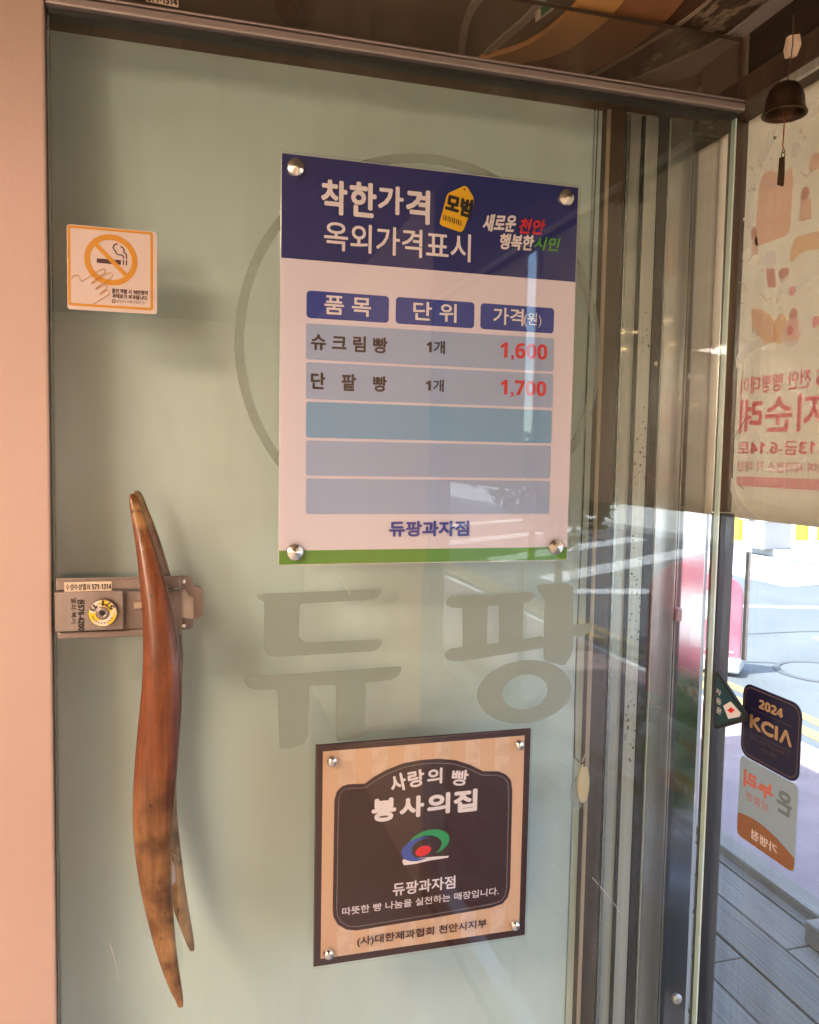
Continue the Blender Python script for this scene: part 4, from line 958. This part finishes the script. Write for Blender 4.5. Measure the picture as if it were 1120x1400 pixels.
# ================================================================== OUTSIDE THINGS
M_redp = mat('faded_red_paint', (.42,.06,.095), .5, c2=(.46,.12,.155), scale=5); M_wp2 = mat('white_panel_paint', (.75,.72,.72), .5)
def red_board(x, y, rz, sc_, label):
    e = empty('street_sign_board', (x,y,GZ+.03), label, 'sign board', None, rz)
    def P(name, bm, mt): o = obj(name, bm, mt, None); o.parent = e; return o
    w_ = .27*sc_; h = .98*sc_
    uv = [(-w_,.10),(w_,.10),(w_,h*.8)] + [(w_*math.cos(t*math.pi/12), h*.8+w_*.75*math.sin(t*math.pi/12)) for t in range(1,12)] + [(-w_,h*.8)]
    bm = bmesh.new(); prism(bm, [(u,-.04,v) for u, v in uv], (0,.08,0)); P('board', bm, M_redp)
    bm = bmesh.new(); box(bm, (-w_*.7,-.045,h*.52), (w_*.15,-.0405,h*.82), .002); P('white_panel', bm, M_wp2)
    bm = bmesh.new(); box(bm, (-w_*.8,-.045,.14), (w_*.8,-.0405,h*.20), .002); P('lower_panel', bm, mat('pale_pink_paint', (.66,.42,.42), .5))
    bm = bmesh.new(); box(bm, (-w_*1.1,-.16,0), (w_*1.1,.16,.10), .02); P('base', bm, M_conc)
    return e
red_board(4.15, 4.55, math.radians(-45), .78, 'small pink red rounded sign board standing outside just right of the jamb')
red_board(2.98, -3.1, math.radians(218), 1.10, 'pink red rounded sign board on the pavement mirrored in the door glass')

# bollards, bin and buildings over the road
M_yp = mat('yellow_post_paint', (.72,.50,.02), .5)
for i, (px, py) in enumerate(((1031,722),(1061,722),(1096,722),(1010,722),(1125,722))):
    D = hit(px, 742, 2, GZ+.12); 
    e = empty('yellow_post', D, ('thick yellow post outside the window, leftmost below the banner','yellow post outside, middle one above the grey box','yellow post outside, right of the grey box','yellow post hidden mostly behind the jamb','yellow post at the right edge of the view')[i], 'post', 'yellow posts across the road')
    bm = bmesh.new(); lathe(bm, [(.12,0),(.12,1.25),(.09,1.32),(0,1.34)], 14, (0,0,0)); o = obj('shaft', bm, M_yp, None, True); o.parent = e
    bm = bmesh.new(); lathe(bm, [(.2,0),(.2,.05),(.12,.05)], 14, (0,0,0)); o = obj('foot_plate', bm, M_conc, None); o.parent = e
D = hit(1047,749,2,GZ+.12)
e = empty('utility_box', D, 'pale grey concrete box with a lid on the far kerb below the banner', 'box')
bm = bmesh.new(); box(bm, (-.30,-.3,0), (.30,.3,.52), .02); o = obj('body', bm, mat('grey_box_paint', (.30,.28,.28), .7)); o.parent = e
bm = bmesh.new(); box(bm, (-.36,-.36,.521), (.36,.36,.62), .02); o = obj('lid', bm, M_wp2); o.parent = e
# street furniture block: the building across
def building(x0, x1, y0, y1, h, wall, label, glassm, floors, bays, name='shop_building'):
    e = empty(name, ((x0+x1)/2,(y0+y1)/2,GZ), label, 'building')
    boxo('wall', (x0,y0,GZ-.05), (x1,y1,h), wall, e)
    boxo('roof', (x0-.2,y0-.1,h+.002), (x1+.2,y1+.1,h+.35), M_conc, e)
    fh = (h-GZ)/floors
    for f in range(floors):
        for b in range(bays):
            bw = (y1-y0)/bays; a = y0+bw*(b+.14); c_ = y0+bw*(b+.86); z0 = GZ+fh*f+(.5 if f == 0 else .9); z1 = GZ+fh*(f+1)-.6
            wd = boxo('window', (x0-.06,a,z0), (x0-.002,c_,z1), M_alu, e); sub(boxo('pane', (x0-.075,a+.08,z0+.08), (x0-.061,c_-.08,z1-.08), glassm, wd))
    boxo('awning', (x0-1.1,y0+.3,GZ+fh-.35), (x0-.08,y1-.3,GZ+fh-.15), wall, e)
    return e
M_dg = mat('dark_shop_glass', (.03,.04,.05), .08, spec=.8)
building(17, 26, 13.5, 30, 9, mat('grey_render', (.34,.35,.36), .8, c2=(.38,.39,.40), scale=1), 'grey shop building with dark windows across the road, behind the yellow posts', M_dg, 3, 4)
building(17, 26, -1, 13, 7, mat('cream_render', (.50,.46,.38), .8, c2=(.55,.50,.42), scale=1), 'cream shop building across the road, right of the grey one', M_dg, 2, 4)
building(17, 27, -16, -1.5, 11, mat('brick_red_render', (.32,.17,.13), .8, c2=(.36,.20,.15), scale=1), 'tall red brown building across the road seen in the glass reflections', M_dg, 4, 4)
building(17, 27, -36, -17, 8, mat('white_render', (.62,.62,.60), .8, c2=(.66,.66,.64), scale=1), 'white building across the road at the far end of the reflections', M_dg, 3, 5)

# shrubs and small tree seen as reflections
M_leaf = [mat('leaf_green', (.05,.12,.03), .45, trans=.3), mat('leaf_light', (.10,.20,.04), .45, trans=.3)]
M_pot = mat('grey_pot', (.10,.11,.13), .5); M_bark = mat('bark', (.11,.08,.06), .8, bump=.5)
def plant(x, y, z, trunk, crown, r, nleaf, size, name, label, cat, pot=True):
    e = empty(name, (x,y,z), label, cat)
    if pot:
        bm = bmesh.new(); lathe(bm, [(.10,0),(.15,.02),(.17,.30),(.185,.31),(.185,.34),(.15,.34),(.14,.28),(0,.28)], 24, (x,y,z)); obj('pot', bm, M_pot, e, True)
    bm = bmesh.new(); z0 = z+(.28 if pot else 0)
    tube(bm, [(x,y,z0),(x+.02,y,z0+trunk*.5),(x,y+.02,z0+trunk)], [r*.07,r*.055,r*.04], 8)
    for k in range(6):
        a = k*1.05; tube(bm, [(x,y+.02,z0+trunk*(.75+.04*k)),(x+r*.5*math.cos(a),y+r*.5*math.sin(a),z0+trunk+crown*.4)], [r*.03,r*.012], 5)
    obj('trunk', bm, M_bark, e, True)
    for mt in range(2):
        bm = bmesh.new()
        for k in range(nleaf//2):
            th = random.uniform(0,6.283); ph = math.acos(random.uniform(-1,1)); rr_ = random.random()**.4*(.75+.25*math.sin(3*th)*math.cos(2*ph))
            p = Vector((x+r*rr_*math.sin(ph)*math.cos(th), y+r*rr_*math.sin(ph)*math.sin(th), z0+trunk+crown*.4+crown*.5*rr_*math.cos(ph)))
            d = Vector((random.gauss(0,1),random.gauss(0,1),random.gauss(0,.6))).normalized(); s = d.cross(Vector((random.gauss(0,1),random.gauss(0,1),1))).normalized()
            L = size*random.uniform(.6,1.3); m_ = d.cross(s)*L*.12
            vs = [bm.verts.new(v) for v in (p, p+d*L*.5+s*L*.28+m_, p+d*L, p+d*L*.5-s*L*.28+m_)]; bm.faces.new((vs[0],vs[1],vs[2])); bm.faces.new((vs[0],vs[2],vs[3]))
        tag(obj('foliage', bm, M_leaf[mt], e), kind='stuff')
    return e
plant(1.42,-.85,0,.25,.5,.26,220,.12,'potted_plant','leafy green plant in a grey pot on the deck mirrored in the door','plant')
plant(3.1,-5.3,GZ+.03,1.0,1.3,.75,2600,.11,'small_street_tree','small round street tree by the kerb mirrored in the price board','tree',False)

# added fill lamps under the ceiling, out of view: shade, rim and light
def lamp(x, y, z, w_, c, size, label):
    e = empty('fill_ceiling_lamp', (x,y,z), label, 'lamp')
    bm = bmesh.new(); lathe(bm, [(size*.5,0),(size*.52,.03),(size*.3,.05),(0,.05)], 32, (x,y,z)); obj('shade', bm, M_trim, e, True)
    bm = bmesh.new(); lathe(bm, [(0,-.002),(size*.49,-.002)], 32, (x,y,z)); obj('diffuser', bm, emis('lamp_glow', c, 4), e)
    l = bpy.data.lights.new('lamp_light', 'AREA'); l.shape = 'DISK'; l.size = size*.95; l.energy = w_; l.color = c
    lo = bpy.data.objects.new('lamp_light', l); col.objects.link(lo); lo.parent = e; lo.location = (0,0,-.004)
lamp(-1.35, -1.35, 2.385, LAMP_W*.06, (1.,.70,.50), .9, 'added wide round warm fill lamp under the ceiling over the left front of the shop')
lamp(-2.27, -4.1, 2.385, LAMP_W, (1.,.84,.72), .52, 'added smaller round fill lamp under the ceiling close to the rear wall of the shop')

gx, gy, gz = -1.25, -2.4, 1.72  # globe lamp added out of view to light the lowered ceiling from below
e = empty('fill_pendant', (gx,gy,gz), 'added round globe fill lamp hanging unseen over the left side of the shop', 'lamp')
bm = bmesh.new(); lathe(bm, [(  .20*math.sin(t*math.pi/14), .20*math.cos(t*math.pi/14)) for t in range(15)], 28, (gx,gy,gz)); g = obj('globe', bm, None or emis('globe_glow', (1,.66,.42), 1.0), e, True)
bm = bmesh.new(); tube(bm, [(gx,gy,gz+.20),(gx,gy,2.44)], .004, 6); obj('cord', bm, M_seal, e)
bm = bmesh.new(); lathe(bm, [(.0,.235),(.05,.23),(.055,.19),(.0,.19)], 20, (gx,gy,gz)); obj('cap', bm, M_dkwood, e, True)
l = bpy.data.lights.new('lamp_light', 'POINT'); l.shadow_soft_size = .21; l.energy = LAMP_P; l.color = (1,.78,.65)
lo = bpy.data.objects.new('lamp_light', l); col.objects.link(lo); lo.parent = e

# string of little warm bulbs at the back of the shop
fl = empty('fairy_lights', (-1.0,-2.9,2.2), 'string of small warm bulbs hanging at the back left of the shop', 'fairy lights')
bm = bmesh.new(); pts = []
for k in range(25):
    t = k/24; pts.append(Vector((-.7-.75*t+.06*math.sin(k*2.1), -3.0+.25*math.sin(k*.9), 2.28-.55*t*t+.07*math.sin(k*1.3))))
tube(bm, pts, .0015, 5); obj('cord', bm, M_seal, fl)
fm_ = emis('bulb_glow', (1,.62,.28), 40)
for k in range(0,25,2):
    bm = bmesh.new(); bmesh.ops.create_icosphere(bm, subdivisions=1, radius=.013); bmesh.ops.translate(bm, verts=bm.verts, vec=pts[k]-Vector((0,0,.014))); obj('bulb', bm, fm_, fl, True)
